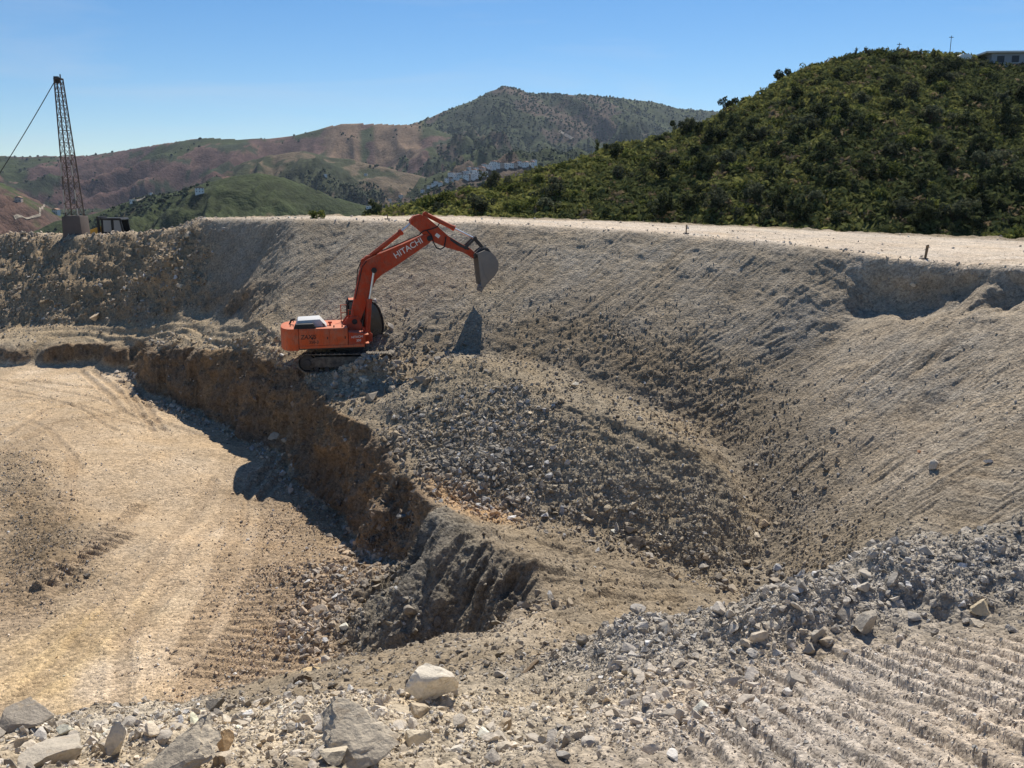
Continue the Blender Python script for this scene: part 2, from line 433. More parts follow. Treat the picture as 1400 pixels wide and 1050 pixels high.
# ------------------------------------------------------------------ terrain mesh: polar rows, denser where the ground is steep
az = np.concatenate([np.radians(np.arange(-56, -34, 0.35)), np.radians(np.linspace(-34, 34, 1240)), np.radians(np.arange(34.35, 56, 0.35))])
NC = len(az)
rr = np.exp(np.linspace(math.log(0.7), math.log(124), 3200))
NR = 1150
RX = np.zeros((NC, NR), dtype=np.float32)
for c0 in range(0, NC, 100):
    a = az[c0:c0 + 100, None]
    x = rr[None] * np.sin(a); y = rr[None] * np.cos(a)
    z = grid_at(H, x, y)
    dr = np.diff(rr)[None]; dz = np.diff(z, axis=1)
    phi = np.abs(np.diff(np.arctan2(z, rr[None]), axis=1))
    arc = np.sqrt(dr ** 2 + dz ** 2) / rr[None, 1:]
    w = phi + 0.16 * arc
    w = w * np.where(rr[None, 1:] < 4.5, 0.35, 1.0) * np.where(rr[None, 1:] > 74, 0.3, 1.0)
    cw = np.concatenate([np.zeros((len(a), 1)), np.cumsum(w, axis=1)], axis=1)
    for i in range(len(a)):
        RX[c0 + i] = np.interp(np.linspace(0, cw[i, -1], NR), cw[i], rr)
RX = blur(RX, 2, 1)          # keep neighbouring rays in step
X = (RX * np.sin(az)[:, None]).ravel(); Y = (RX * np.cos(az)[:, None]).ravel()
Z = grid_at(H, X, Y).astype(np.float32)
e = 0.25
gxv = (grid_at(H, X + e, Y) - grid_at(H, X - e, Y)) / (2 * e)
gyv = (grid_at(H, X, Y + e) - grid_at(H, X, Y - e)) / (2 * e)
steep = np.hypot(gxv, gyv)
NRM = np.stack([-gxv, -gyv, np.ones_like(gxv)], 1); NRM /= np.linalg.norm(NRM, axis=1, keepdims=True)
PTS = np.stack([X, Y, Z], 1).astype(np.float32)
DIST = np.hypot(X, Y)
INFR = np.abs(np.repeat(az, NR)) < math.radians(35)

seg = lambda k, a, b: BL[k][a:b]
rim_, toe_ = BL['rim'], BL['toe']
R = {}
R['left'] = region(rim_[0:8] + toe_[0:5][::-1], 4)
R['slope'] = region(rim_[7:] + toe_[4:][::-1], 4)
R['spoil'] = region(BL['spoil_crest'] + [toe_[-5], toe_[-6]] + BL['spoil_foot'][::-1], 3)
R['spoiltop'] = region(BL['spoil_crest'] + toe_[8:14][::-1], 3)
R['floor'] = region(BL['cliff_foot'][:18] + BL['bank_foot'][::-1], 3)
R['bench'] = region(toe_[0:9] + BL['spoil_foot'][:2] + BL['cliff_top'][:15][::-1], 3)
R['platform'] = region(rim_[6:] + BL['platform_back'][::-1], 2)
R['plateau'] = region(rim_[0:7] + BL['left_plateau'][::-1], 2)
R['behind'] = region(BL['platform_berm'] + [np.array((110, 60, 0)), np.array((110, 125, 0)), np.array((-20, 125, 0))], 3)
R['berm'] = region(BL['berm_crest'] + BL['berm_foot'][::-1], 3)
R['bermback'] = region(BL['berm_crest'] + BL['berm_back'][::-1], 3)
R['rubble'] = region([(-200, 985), (0, 985), (100, 982), (200, 972), (300, 965), (345, 978), (430, 962), (560, 955), (640, 930), (740, 915), (800, 960), (1000, 935), (1000, 990), (760, 1049), (500, 1049), (0, 1049), (-200, 1049)], 3)
R['tracks'] = region([(780, 1010), (900, 965), (1050, 905), (1250, 880), (1420, 870), (1600, 900), np.array((6, 3, 0)), np.array((1, 3, 0)), (860, 1049)], 3)
R['greyface'] = region([(600, 705), (645, 718), (700, 760), (730, 805), (720, 835), (640, 860), (520, 875), (440, 900), (470, 860), (545, 772)], 3)
R['yellow'] = region([(0, 925), (110, 850), (160, 800), (200, 800), (190, 850), (130, 920), (40, 985), (0, 990)], 6)
R['brownfloor'] = region([(330, 760), (400, 620), (470, 690), (500, 760), (470, 850), (430, 900), (380, 930), (300, 950), (180, 955), (300, 880)], 6)
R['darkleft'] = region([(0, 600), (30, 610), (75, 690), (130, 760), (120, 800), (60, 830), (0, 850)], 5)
R['sand'] = region([(1180, 420), (1300, 410), (1400, 410), (1400, 690), (1250, 700), (1080, 760), (1040, 680), (1100, 600), (1130, 500)], 8)
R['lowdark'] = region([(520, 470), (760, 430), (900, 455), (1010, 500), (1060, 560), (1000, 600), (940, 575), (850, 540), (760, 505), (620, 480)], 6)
R['orange'] = region([(565, 655), (600, 660), (690, 700), (740, 705), (690, 715), (620, 700)], 2)
R['pale'] = region([(670, 850), (720, 845), (740, 870), (690, 885)], 4)
warp = 0.5 * fbm(PTS, 0.5, 3, 1) ; warp2 = 0.5 * fbm(PTS, 0.5, 3, 2)
XW, YW = X + warp, Y + warp2
K = {k: mask_at(m, XW, YW).astype(np.float32) for k, m in R.items()}
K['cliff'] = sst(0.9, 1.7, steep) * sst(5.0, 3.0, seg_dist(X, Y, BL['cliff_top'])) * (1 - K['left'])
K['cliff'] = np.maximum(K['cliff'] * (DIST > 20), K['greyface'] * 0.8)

n1 = fbm(PTS, 0.35, 4, 3); n2 = fbm(PTS, 1.1, 3, 5); n3 = fbm(PTS, 3.2, 3, 9); n4 = fbm(PTS, 9.0, 2, 21)
RG = ridged(PTS, 0.9, 3, 31)
D = np.zeros(len(X), dtype=np.float32)
flat = (1 - K['floor']) * (1 - K['platform']) * (1 - K['tracks'])
D += flat * (1 - 0.72 * K['slope']) * (1 - 0.5 * K['spoil']) * (1 - 0.75 * K['bench']) * (1 - 0.7 * K['greyface']) * (0.16 * n2 + 0.075 * n3 + 0.02 * n4)
D += K['floor'] * (0.05 * n1 + 0.025 * n3 + 0.006 * n4)
D += K['platform'] * (0.03 * n1 + 0.02 * n3)

# dug slope: the marks of the bucket's teeth run down it
idx = np.nonzero((K['slope'] + K['left']) > 0.02)[0]
s_, o_ = path_coords(X[idx], Y[idx], rim_)
t_ = np.abs(o_)
SLOPE_S, SLOPE_T = np.zeros(len(X), np.float32), np.full(len(X), 99, np.float32)
SLOPE_S[idx], SLOPE_T[idx] = s_, t_
skew = np.interp(s_, [0, 60, 75, 92, 110], [1.0, 1.0, 0.85, 0.6, 0.45])
q = np.stack([s_ + skew * t_, t_, np.zeros_like(t_)], 1).astype(np.float32)
gr = ridged(q, (1.5, 0.16, 1), 3, 41); gr2 = 0.6 * fbm(q, (5.5, 0.5, 1), 3, 43) + 0.4 * ridged(q, (3.4, 0.45, 1), 3, 45); gr3 = ridged(q, (8.0, 1.0, 1), 2, 47)
patch = sst(-0.25, 0.4, fbm(PTS[idx], 0.45, 4, 51))
s_ = s_ + 0.55 * fbm(PTS[idx], 0.3, 3, 53)
ks = K['slope'][idx]
PXR = [-500, -250, 0, 60, 110, 180, 240, 280, 400, 480, 560, 655, 760, 850, 930, 1050, 1130, 1195, 1255, 1320, 1400, 1600, 1850]
S_R = np.concatenate([[0], np.cumsum([np.linalg.norm((b_ - a_)[:2]) for a_, b_ in zip(rim_[:-1], rim_[1:])])])
RPX = np.interp(s_, S_R, PXR)
D[idx] += ks * (0.055 * gr * (0.25 + 0.75 * patch) + (0.08 * gr2 + 0.045 * gr3) * (0.25 + 0.75 * patch) + 0.035 * n3[idx] * (1 - patch))
stp = vnoise(np.stack([s_ * 1.4, np.floor(t_ * 2.2 + 0.6 * n2[idx]), 0 * t_], 1), 1.0, 61)
D[idx] += ks * 0.06 * stp * sst(4.5, 1.5, t_) * sst(650, 800, RPX)
# slumped lumps on the right-hand slope
lump = sst(0.1, 0.7, fbm(PTS[idx], (0.55, 0.55, 0.55), 3, 71))
D[idx] += ks * sst(1020, 1150, RPX) * (0.16 * lump * sst(11, 3, t_)) + ks * sst(1020, 1150, RPX) * 0.06 * RG[idx] * sst(9, 2, t_)
# bites under the rim
bite = ks * sst(1190, 1215, RPX) * sst(2.8, 1.0, t_) * sst(0.15, 0.5, t_)
D[idx] -= bite * (0.45 + 0.28 * np.sin(s_ * 2.6 + 2.0 * n1[idx]) * sst(1290, 1330, RPX) + 0.3 * n2[idx] + 0.2 * n1[idx])
# rough dug face at the left
kl = K['left'][idx]
D[idx] += kl * (0.5 * fbm(PTS[idx], 0.5, 3, 81) + 0.22 * ridged(PTS[idx], 1.3, 3, 83) + 0.09 * n4[idx])
# spoil heap: tipped clods
D += K['spoil'] * (0.045 * ridged(PTS, 2.4, 2, 91) + 0.035 * n4 + 0.05 * n2) + K['spoiltop'] * (0.10 * n2 + 0.05 * n4)
D += (K['lowdark'] * 0.8 + K['bench'] * 0.12) * (0.10 * ridged(PTS, 1.9, 2, 93) + 0.04 * n4)
# cliffs: blocky faces with vertical teeth marks
vert = ridged(PTS, (3.2, 3.2, 0.35), 3, 101); blk = ridged(PTS, (0.8, 0.8, 0.6), 3, 103)
D += K['cliff'] * (0.42 * fbm(PTS, (0.75, 0.75, 0.9), 3, 109) + 0.2 * blk + 0.20 * vert + 0.10 * n2 + 0.05 * n4) * (1 - K['greyface'])
fs = BL['cliff_top'][-2] - BL['cliff_top'][-5]; fs = fs[:2] / np.linalg.norm(fs[:2])
q = np.stack([X * fs[0] + Y * fs[1] + 0.35 * Z, X * fs[1] - Y * fs[0], Z], 1).astype(np.float32)
fol = ridged(q, (1.7, 0.22, 0.3), 4, 107)
D += K['greyface'] * (0.52 * fol + 0.04 * n3 + 0.03 * n4)
# near rubble and berm
rb = np.maximum(np.maximum(K['berm'], K['rubble']), K['bermback'] * 0.7)
D += rb * (0.10 * n2 + 0.07 * ridged(PTS, 2.2, 3, 111) + 0.05 * n3 + 0.02 * n4)
# crawler ridges bottom right
a0, a1 = U(1060, 905), U(1300, 1032)
dv = (a1 - a0)[:2]; dv /= np.linalg.norm(dv); pv = np.array([-dv[1], dv[0]])
perp = (X - a0[0]) * pv[0] + (Y - a0[1]) * pv[1]; along = (X - a0[0]) * dv[0] + (Y - a0[1]) * dv[1]
ph = (perp + 0.10 * n2 + 0.045 * n3 + 0.05 * n1) / 0.195
fr = ph - np.floor(ph)
ridge = sst(0.0, 0.3, fr) * sst(1.0, 0.45, fr)
brk = sst(-0.45, 0.1, fbm(np.stack([along * 0.8, np.floor(ph) * 3.7, 0 * ph], 1), 1.0, 2, 121))
ix = np.nonzero((DIST < 16) & (INFR))[0]
n5 = np.zeros(len(X), np.float32); n5[ix] = fbm(PTS[ix], 26.0, 2, 161)
D += 0.010 * n5 * (1 + K['tracks'])
D += K['tracks'] * (0.085 * ridge * (0.3 + 0.7 * brk) + 0.028 * n3 + 0.018 * n4)

# crawler prints and ruts on the pit floor, the ramp and the spoil crest
def prints(line, half, amp, pitch, gap=0.0, dark=0.3):
    L = [U(*p) if len(p) == 2 else p for p in line]
    s, o = path_coords(X, Y, L)
    m = sst(half, half - 0.15, np.abs(o + 0.12 * n2))
    if gap: m = m * sst(gap - 0.1, gap + 0.1, np.abs(o))
    m = m * (s > 0.01) * sst(-0.6, 0.0, n1 + 0.3 + 0.4 * n3)
    return m, amp * (np.abs(((s / pitch) % 1) - 0.5) * 2 - 0.5) * m
RUT = np.zeros(len(X), np.float32)
for line, half, amp, pitch, gap in [([(400, 640), (412, 700), (410, 780), (385, 860), (330, 935)], 1.8, 0.115, 0.40, 0),
        ([(330, 700), (300, 800), (250, 900)], 0.5, 0.07, 0.40, 0), ([(190, 690), (115, 770)], 0.42, 0.13, 0.42, 0), ([(178, 728), (55, 815)], 0.42, 0.16, 0.42, 0),
        ([(100, 620), (95, 680), (80, 720)], 0.35, 0.05, 0.28, 0), ([(60, 780), (20, 850)], 1.0, 0.05, 0.3, 0),
        ([(645, 715), (700, 712), (760, 730), (830, 770)], 0.9, 0.10, 0.40, 0.1), ([(690, 760), (790, 745), (880, 770)], 0.5, 0.09, 0.4, 0)]:
    m, dd = prints(line, half, amp, pitch, gap)
    D += dd; RUT = np.maximum(RUT, m)
def rut(line, half, amp):
    L = [U(*p) for p in line]
    s, o = path_coords(X, Y, L)
    o = np.abs(o + 0.10 * n2)
    return -amp * sst(half, half * 0.5, o) + amp * 0.7 * sst(half * 2.2, half * 1.4, o) * sst(half, half * 1.4, o)
STREAK = np.zeros(len(X), np.float32)
for line, half, amp in [([(0, 600), (60, 560), (180, 545), (320, 590)], 0.22, 0.045), ([(0, 622), (70, 580), (180, 562), (330, 610)], 0.22, 0.045), ([(160, 880), (250, 760), (330, 660)], 0.3, 0.035), ([(0, 975), (90, 900), (200, 780), (290, 660)], 0.3, 0.04), ([(60, 985), (170, 880), (240, 800)], 0.3, 0.04), ([(40, 520), (160, 535), (290, 585)], 0.2, 0.045), ([(110, 508), (165, 560)], 0.2, 0.05), ([(128, 508), (195, 572)], 0.2, 0.05), ([(165, 520), (210, 590)], 0.2, 0.05), ([(185, 528), (222, 588)], 0.2, 0.06),
        ([(0, 520), (110, 540), (230, 590)], 0.18, 0.04), ([(0, 540), (120, 558), (200, 585)], 0.18, 0.04), ([(0, 530), (80, 548), (160, 590)], 0.14, 0.04),
        ([(20, 570), (70, 590), (110, 640)], 0.2, 0.03), ([(330, 690), (380, 620), (405, 600)], 0.2, 0.05), ([(350, 690), (395, 628)], 0.2, 0.05),
        ([(0, 920), (90, 860), (160, 800)], 0.3, 0.03), ([(40, 950), (120, 890), (185, 810)], 0.3, 0.03), ([(330, 720), (345, 650), (400, 590)], 0.16, 0.03),
        ([(640, 490), (760, 560), (890, 610)], 0.22, 0.03), ([(690, 490), (800, 548), (930, 590)], 0.25, 0.03), ([(650, 485), (720, 520), (840, 590)], 0.2, 0.025),
        ([(700, 815), (800, 790), (980, 810)], 0.25, 0.08), ([(720, 840), (830, 815), (930, 820)], 0.25, 0.08), ([(680, 790), (790, 770), (900, 790)], 0.25, 0.06), ([(650, 735), (730, 740), (800, 760)], 0.25, 0.06),
        ([(0, 455), (120, 450), (260, 447), (340, 470)], 0.3, 0.08), ([(0, 463), (120, 458), (260, 458), (330, 478)], 0.3, 0.08), ([(380, 470), (300, 455), (230, 440)], 0.3, 0.06)]:
    r_ = rut(line, half, amp * 1.3)
    D += r_; STREAK = np.maximum(STREAK, -r_ * 12)
for off in (3.0, 5.2, 9.5, 11.6):
    s, o = path_coords(X, Y, [p + np.array((0, off, 0)) for p in rim_[6:]])
    D -= K['platform'] * 0.05 * sst(0.35, 0.15, np.abs(o + 0.3 * n1))
D += K['darkleft'] * (0.35 * ridged(PTS, 0.7, 3, 171) + 0.12 * n3 + 0.25)
mc_ = P(505, 508, 42.7)
D += 0.95 * np.exp(-((X - mc_[0]) / 1.2) ** 2 - ((Y - mc_[1]) / 0.6) ** 2) * (1 + 0.6 * n3)
fade = sst(1.2, 3.5, DIST)
PD = PTS + NRM * (D * fade)[:, None]

# ---- earth colours (what the ground is made of, not how it is lit)
def C(*c): return np.array(c, dtype=np.float32)
col = np.tile(C(0.25, 0.207, 0.152), (len(X), 1))
def lay(mask, c, k=1.0):
    global col
    m = np.clip(mask * k, 0, 1)[:, None]
    col = col * (1 - m) + np.asarray(c, dtype=np.float32) * m
lay(K['behind'], C(0.16, 0.14, 0.07))
lay(K['bench'], C(0.30, 0.245, 0.175))
lay(K['bench'] * sst(-5, -12, X), C(0.35, 0.285, 0.20))
lay(K['slope'], C(0.275, 0.235, 0.182))
lay(K['slope'] * sst(-0.1, 0.5, n1), C(0.305, 0.265, 0.208), 0.7)
lay(K['slope'] * K['sand'], C(0.33, 0.277, 0.215), 0.8)
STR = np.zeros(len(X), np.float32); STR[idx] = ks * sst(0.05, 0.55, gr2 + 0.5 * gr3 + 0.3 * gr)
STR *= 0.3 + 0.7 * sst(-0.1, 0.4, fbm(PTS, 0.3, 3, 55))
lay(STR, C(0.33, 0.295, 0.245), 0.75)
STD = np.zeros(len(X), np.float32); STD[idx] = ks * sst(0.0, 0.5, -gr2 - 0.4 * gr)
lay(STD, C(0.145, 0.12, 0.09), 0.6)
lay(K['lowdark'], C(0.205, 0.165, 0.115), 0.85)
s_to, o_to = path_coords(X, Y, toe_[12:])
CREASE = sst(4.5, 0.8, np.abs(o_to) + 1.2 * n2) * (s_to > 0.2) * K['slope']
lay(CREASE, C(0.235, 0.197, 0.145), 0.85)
lay(K['left'], C(0.31, 0.24, 0.16))
lay(K['spoil'], C(0.29, 0.248, 0.185))
lay(K['spoiltop'] * sst(U(960, 600)[0], U(860, 575)[0], X), C(0.28, 0.24, 0.18), 0.8)
lay(K['floor'], C(0.44, 0.345, 0.24))
pf = fbm(PTS, (0.16, 0.3, 0.3), 4, 131)
lay(K['floor'] * sst(-0.1, 0.5, pf), C(0.58, 0.475, 0.355), 0.9)
lay(K['floor'] * sst(0.0, 0.5, fbm(PTS, (0.22, 0.22, 0.2), 4, 135)), C(0.36, 0.28, 0.195), 0.75)
lay(K['floor'] * K['brownfloor'], C(0.31, 0.23, 0.155), 0.85)
lay(K['floor'] * K['yellow'] * sst(-0.35, 0.3, fbm(PTS, (0.5, 0.5, 0.3), 3, 137)), C(0.56, 0.40, 0.195), 0.95)
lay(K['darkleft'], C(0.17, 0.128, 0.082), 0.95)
lay(RUT * K['floor'], C(0.33, 0.25, 0.17), 0.6)
lay(STREAK * K['floor'], C(0.30, 0.23, 0.16), 0.75)
lay(K['orange'], C(0.46, 0.30, 0.16), 0.7)
lay(K['pale'], C(0.56, 0.47, 0.36), 0.7)
lay(K['plateau'], C(0.45, 0.37, 0.28))
lay(K['platform'], C(0.52, 0.45, 0.37))
lay(K['platform'] * sst(0.0, 0.5, fbm(PTS, (0.4, 1.0, 1), 3, 139)), C(0.42, 0.35, 0.28), 0.7)
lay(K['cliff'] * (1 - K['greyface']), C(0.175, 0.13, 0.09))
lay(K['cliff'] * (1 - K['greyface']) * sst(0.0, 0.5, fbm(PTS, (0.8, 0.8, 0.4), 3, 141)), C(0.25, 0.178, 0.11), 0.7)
lay(K['greyface'], C(0.19, 0.175, 0.15), 0.9)
lay(np.maximum(K['berm'], K['bermback'] * (DIST < 14)), C(0.36, 0.335, 0.30))
lay(K['rubble'], C(0.45, 0.395, 0.315))
lay(K['tracks'], C(0.39, 0.343, 0.295))
lay(K['tracks'] * ridge * brk, C(0.46, 0.405, 0.35), 0.5)
col *= (1 + 0.16 * n1 + 0.13 * n2 + 0.12 * n3 + 0.10 * n4)[:, None]
warmth = fbm(PTS, 0.7, 3, 151)[:, None]
col *= 1 + warmth * np.array([0.05, 0.0, -0.08])
near_ = np.clip(K['berm'] + K['bermback'] + K['rubble'] + K['tracks'] + K['greyface'], 0, 1)[:, None]
col *= C(1.03, 1.0, 0.95) * (1 - near_) + C(1.035, 1.0, 0.935) * near_
col = np.clip(col, 0.02, 0.85).astype(np.float32)

ii = (np.arange(NC - 1)[:, None] * NR + np.arange(NR - 1)[None]).ravel()
F = np.stack([ii, ii + NR, ii + NR + 1, ii + 1], 1)
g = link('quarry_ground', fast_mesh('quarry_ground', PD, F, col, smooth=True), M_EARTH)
tag(g, kind='structure')
VH = PD.reshape(NC, NR, 3)

def ground(px, py):
    """displaced ground point on the line of sight through a photo point"""
    u = U(px, py)
    return surf(u[0], u[1])

def surf(x, y):
    a_ = math.atan2(x, y); r_ = math.hypot(x, y)
    i = min(max(int(np.searchsorted(az, a_)), 1), NC - 1)
    if abs(az[i - 1] - a_) < abs(az[i] - a_): i -= 1
    j = int(np.clip(np.searchsorted(RX[i], r_), 1, NR - 1))
    z = VH[i, max(j - 3, 0):j + 4, 2]
    return np.array([x, y, float(np.median(z))])

# ------------------------------------------------------------------ the green hill beyond the platform
HR = np.array([(300, 330, 95), (450, 318, 97), (520, 299, 100), (560, 291, 104), (600, 278, 108), (650, 263, 112), (700, 250, 117), (760, 231, 122), (830, 208, 128), (900, 191, 132), (945, 176, 136), (975, 158, 138), (1010, 137, 141),
               (1060, 106, 145), (1110, 86, 148), (1150, 75, 150), (1190, 74, 152), (1250, 80, 154), (1310, 86, 155), (1400, 90, 152), (1500, 95, 150), (1700, 120, 146), (2100, 170, 140)], dtype=float)
def hill_z(x, y):
    d = np.maximum(y, 1.0)
    px = 700 + x / d * FPX * CP
    Rd = np.interp(px, HR[:, 0], HR[:, 2]); Rpy = np.interp(px, HR[:, 0], HR[:, 1])
    tan_ = np.tan(np.arctan((525 - Rpy) / FPX) - PITCH)
    Zr = tan_ * Rd
    B = np.interp(px, [300, 560, 900, 1400, 2000], [76, 74, 73, 72, 66])
    s = np.clip((d - B) / (Rd - B), 0, 1)
    prof = s ** 0.92
    z = -9.5 + (Zr + 9.5) * prof
    back = np.clip(d - Rd, 0, None)
    return z - 0.0022 * back ** 2 - 0.05 * back - 0.25 * np.clip(B - d, 0, 30)
hx, hd = np.meshgrid(np.linspace(-60, 190, 420), np.linspace(62, 235, 330))
hx, hd = hx.ravel(), hd.ravel()
hp0 = np.stack([hx, hd, hill_z(hx, hd)], 1).astype(np.float32)
hp0[:, 2] += 0.7 * fbm(hp0, 0.09, 4, 201) + 0.15 * fbm(hp0, 0.5, 3, 203)
hcol = np.tile(C(0.15, 0.14, 0.06), (len(hx), 1))
mm = sst(-0.2, 0.4, fbm(hp0, 0.06, 4, 205))[:, None]
hcol = hcol * (1 - mm) + C(0.10, 0.115, 0.042) * mm
mm = sst(0.15, 0.5, fbm(hp0, 0.11, 4, 207))[:, None]
hcol = hcol * (1 - mm) + C(0.20, 0.15, 0.085) * mm
ii = (np.arange(329)[:, None] * 420 + np.arange(419)[None]).ravel()
hill = link('hill', fast_mesh('hill', hp0, np.stack([ii, ii + 1, ii + 421, ii + 420], 1), hcol, True), M_HILL)
tag(hill, kind='structure')
HZ = hp0[:, 2].reshape(330, 420)
def hill_at(x, y):
    gx = np.clip((np.asarray(x) + 60) / 250 * 419, 0, 418.99); gy = np.clip((np.asarray(y) - 62) / 173 * 329, 0, 328.99)
    i, j = gx.astype(int), gy.astype(int); fx, fy = gx - i, gy - j
    return (HZ[j, i] * (1 - fx) + HZ[j, i + 1] * fx) * (1 - fy) + (HZ[j + 1, i] * (1 - fx) + HZ[j + 1, i + 1] * fx) * fy

# ------------------------------------------------------------------ far hills and mountains
LAYERS = [  # distance, depth of the near flank, skyline (px, py)
    ('left', 2700, 1500, [(-500, 190), (-300, 196), (0, 207), (30, 212), (60, 214), (110, 213), (150, 212), (200, 205), (240, 197), (280, 191), (310, 188), (345, 190), (380, 189), (420, 184), (450, 177), (480, 168), (505, 168), (535, 169), (560, 170), (590, 172), (640, 190), (700, 230), (800, 290)]),
    ('peak', 3300, 1900, [(380, 240), (480, 190), (540, 174), (575, 168), (600, 157), (625, 147), (650, 137), (670, 126), (690, 118), (705, 120), (722, 126), (760, 128), (800, 129), (840, 134), (880, 139), (915, 149), (960, 152), (1000, 160), (1100, 175), (1400, 185), (1900, 180)]),
    ('terrace', 1900, 700, [(250, 285), (300, 250), (350, 222), (385, 212), (430, 206), (460, 214), (500, 218), (550, 232), (600, 243), (640, 262), (700, 300)]),
    ('green', 1050, 420, [(40, 330), (100, 302), (150, 292), (190, 278), (220, 268), (260, 262), (300, 250), (340, 240), (370, 236), (395, 240), (430, 252), (470, 270), (520, 284), (560, 292), (640, 320)]),
    ('village', 1750, 380, [(440, 300), (500, 283), (540, 272), (570, 262), (600, 246), (640, 233), (680, 222), (720, 219), (760, 226), (820, 250), (900, 300)]),
    ('lowleft', 1350, 600, [(-500, 215), (-250, 222), (0, 236), (40, 252), (80, 274), (110, 292), (150, 310)]),
]
fa = np.radians(np.linspace(-50, 52, 1150)); fr_ = np.exp(np.linspace(math.log(200), math.log(5000), 640))
FA, FRD = np.meshgrid(fa, fr_)
MX = (FRD * np.sin(FA)).ravel(); MY = (FRD * np.cos(FA)).ravel()
def far_height(mx, my):
    d = my
    px = 700 + mx / np.maximum(d, 1) * FPX * CP
    p2 = np.stack([mx, my, 0 * mx], 1).astype(np.float32)
    best = np.full(len(mx), -75.0); lay_i = np.full(len(mx), -1); rel = np.zeros(len(mx))
    for li, (nm, D0, W, sk) in enumerate(LAYERS):
        sk = np.array(sk, dtype=float)
        py = np.interp(px, sk[:, 0], sk[:, 1])
        tan_ = np.tan(np.arctan((525 - py) / FPX) - PITCH)
        Dm = D0 * (1 + 0.10 * vnoise(np.stack([px * 0.006, 0 * px, 0 * px], 1), 1.0, 300 + li))
        Zr = tan_ * Dm
        t = (d - Dm) / W
        wq = np.stack([mx + 0.16 * D0 * vnoise(p2, 3.0 / D0, 350 + li) + 0.35 * my * vnoise(p2, 1.2 / D0, 360 + li), my, 0 * mx], 1).astype(np.float32)
        gul = 0.5 * ridged(wq, (9.0 / D0, 3.2 / D0, 1), 3, 310 + li) + 0.5 * ridged(wq, (26.0 / D0, 8.0 / D0, 1), 4, 370 + li)
        gul2 = fbm(p2, 22.0 / D0, 4, 330 + li)
        tr = np.sqrt(t * t + 0.0025) - 0.05
        front = np.where(t < 0, np.clip(1 - tr * (0.95 - 0.25 * gul), 0, 1), np.clip(1 - 0.5 * tr, -1, 1))
        bell = np.clip(-t, 0, 1) * np.clip(1 + t, 0, 1) * 4
        base = -75.0
        hgt = base + (Zr - base) * front + np.where(t < 0, bell, 0.1) * D0 * (0.064 * (gul - 0.75) + 0.016 * (gul2 - 0.5))
        hgt = np.where(py > 318, -999, hgt)
        m = hgt > best
        best = np.where(m, hgt, best); lay_i = np.where(m, li, lay_i); rel = np.where(m, front, rel)
    return best, lay_i, rel
MZ, ML, MREL = far_height(MX, MY)
MP = np.stack([MX, MY, MZ], 1).astype(np.float32)
m1 = fbm(MP, 0.0035, 5, 401, 0.6); m2 = fbm(MP, 0.012, 4, 403, 0.6); m3 = fbm(MP, 0.05, 3, 405)
BROWN, PURP, GRN, DGRN, TAN = C(0.225, 0.135, 0.115), C(0.17, 0.098, 0.095), C(0.095, 0.125, 0.045), C(0.05, 0.066, 0.035), C(0.27, 0.20, 0.14)
mcol = np.tile(GRN, (len(MX), 1))
def mlay(mask, c):
    global mcol
    m = np.clip(mask, 0, 1)[:, None]
    mcol = mcol * (1 - m) + c * m
MPX = 700 + MX / MY * FPX * CP
L_ = lambda k: (ML == k).astype(np.float32)
mlay(L_(0), PURP)
mlay(L_(0) * sst(0.08, 0.14, m2), BROWN)
mlay(L_(0) * sst(0.15, 0.20, m1), GRN * 0.75)
mlay(L_(0) * sst(0.2, 0.26, m2 - m1 * 0.6), DGRN)
mlay(L_(1), C(0.055, 0.078, 0.032))
mlay(L_(1) * sst(0.0, 0.3, m2), C(0.09, 0.115, 0.045))
mlay(L_(1) * sst(0.20, 0.24, m1), C(0.16, 0.115, 0.09))
mlay((L_(0) + L_(1)) * np.maximum(sst(455, 465, MPX) * sst(508, 500, MPX), sst(518, 526, MPX) * sst(588, 576, MPX)) * sst(0.80, 0.86, MREL + 0.15 * m2), C(0.30, 0.20, 0.14))
mlay(L_(2), C(0.085, 0.10, 0.05))
mlay(L_(2) * sst(0.02, 0.06, m1 + 0.5 * m2), C(0.25, 0.19, 0.135))
mlay(L_(2) * sst(0.05, 0.3, m2), DGRN)
mlay(L_(3), C(0.085, 0.112, 0.042))
mlay(L_(3) * sst(0.05, 0.3, m1), C(0.075, 0.10, 0.04))
mlay(L_(3) * sst(0.22, 0.27, m2), C(0.17, 0.15, 0.08))
mlay(L_(4), DGRN * 1.1)
mlay(L_(5), BROWN)
mlay(L_(5) * sst(0.0, 0.06, m1), GRN)
mlay(L_(5) * sst(0.1, 0.35, m2), C(0.15, 0.10, 0.085))
mcol *= C(0.50, 0.50, 0.45) * (1 + 0.5 * m2 + 0.35 * m3)[:, None]
mcol = np.clip(mcol, 0.01, 0.6)
nfa, nfr = len(fa), len(fr_)
ii = (np.arange(nfr - 1)[:, None] * nfa + np.arange(nfa - 1)[None]).ravel()
mt = link('mountains', fast_mesh('mountains', MP, np.stack([ii, ii + 1, ii + nfa + 1, ii + nfa], 1), mcol, True), M_FAR)
tag(mt, kind='structure')
# the floor of the valley, reaching under everything out to the horizon
vf = []
for r_ in (0.0, 60, 200, 3000, 14000):
    for k in range(48):
        a_ = k / 48 * 2 * math.pi
        vf.append((r_ * math.sin(a_), r_ * math.cos(a_), -78 - r_ * 0.002))
ff = [(a * 48 + k, (a + 1) * 48 + k, (a + 1) * 48 + (k + 1) % 48, a * 48 + (k + 1) % 48) for a in range(4) for k in range(48)]
vfl = link('valley_ground', fast_mesh('valley_ground', np.array(vf), np.array(ff), np.tile(C(0.10, 0.10, 0.06), (len(vf), 1)), True), M_FAR)
tag(vfl, kind='structure')

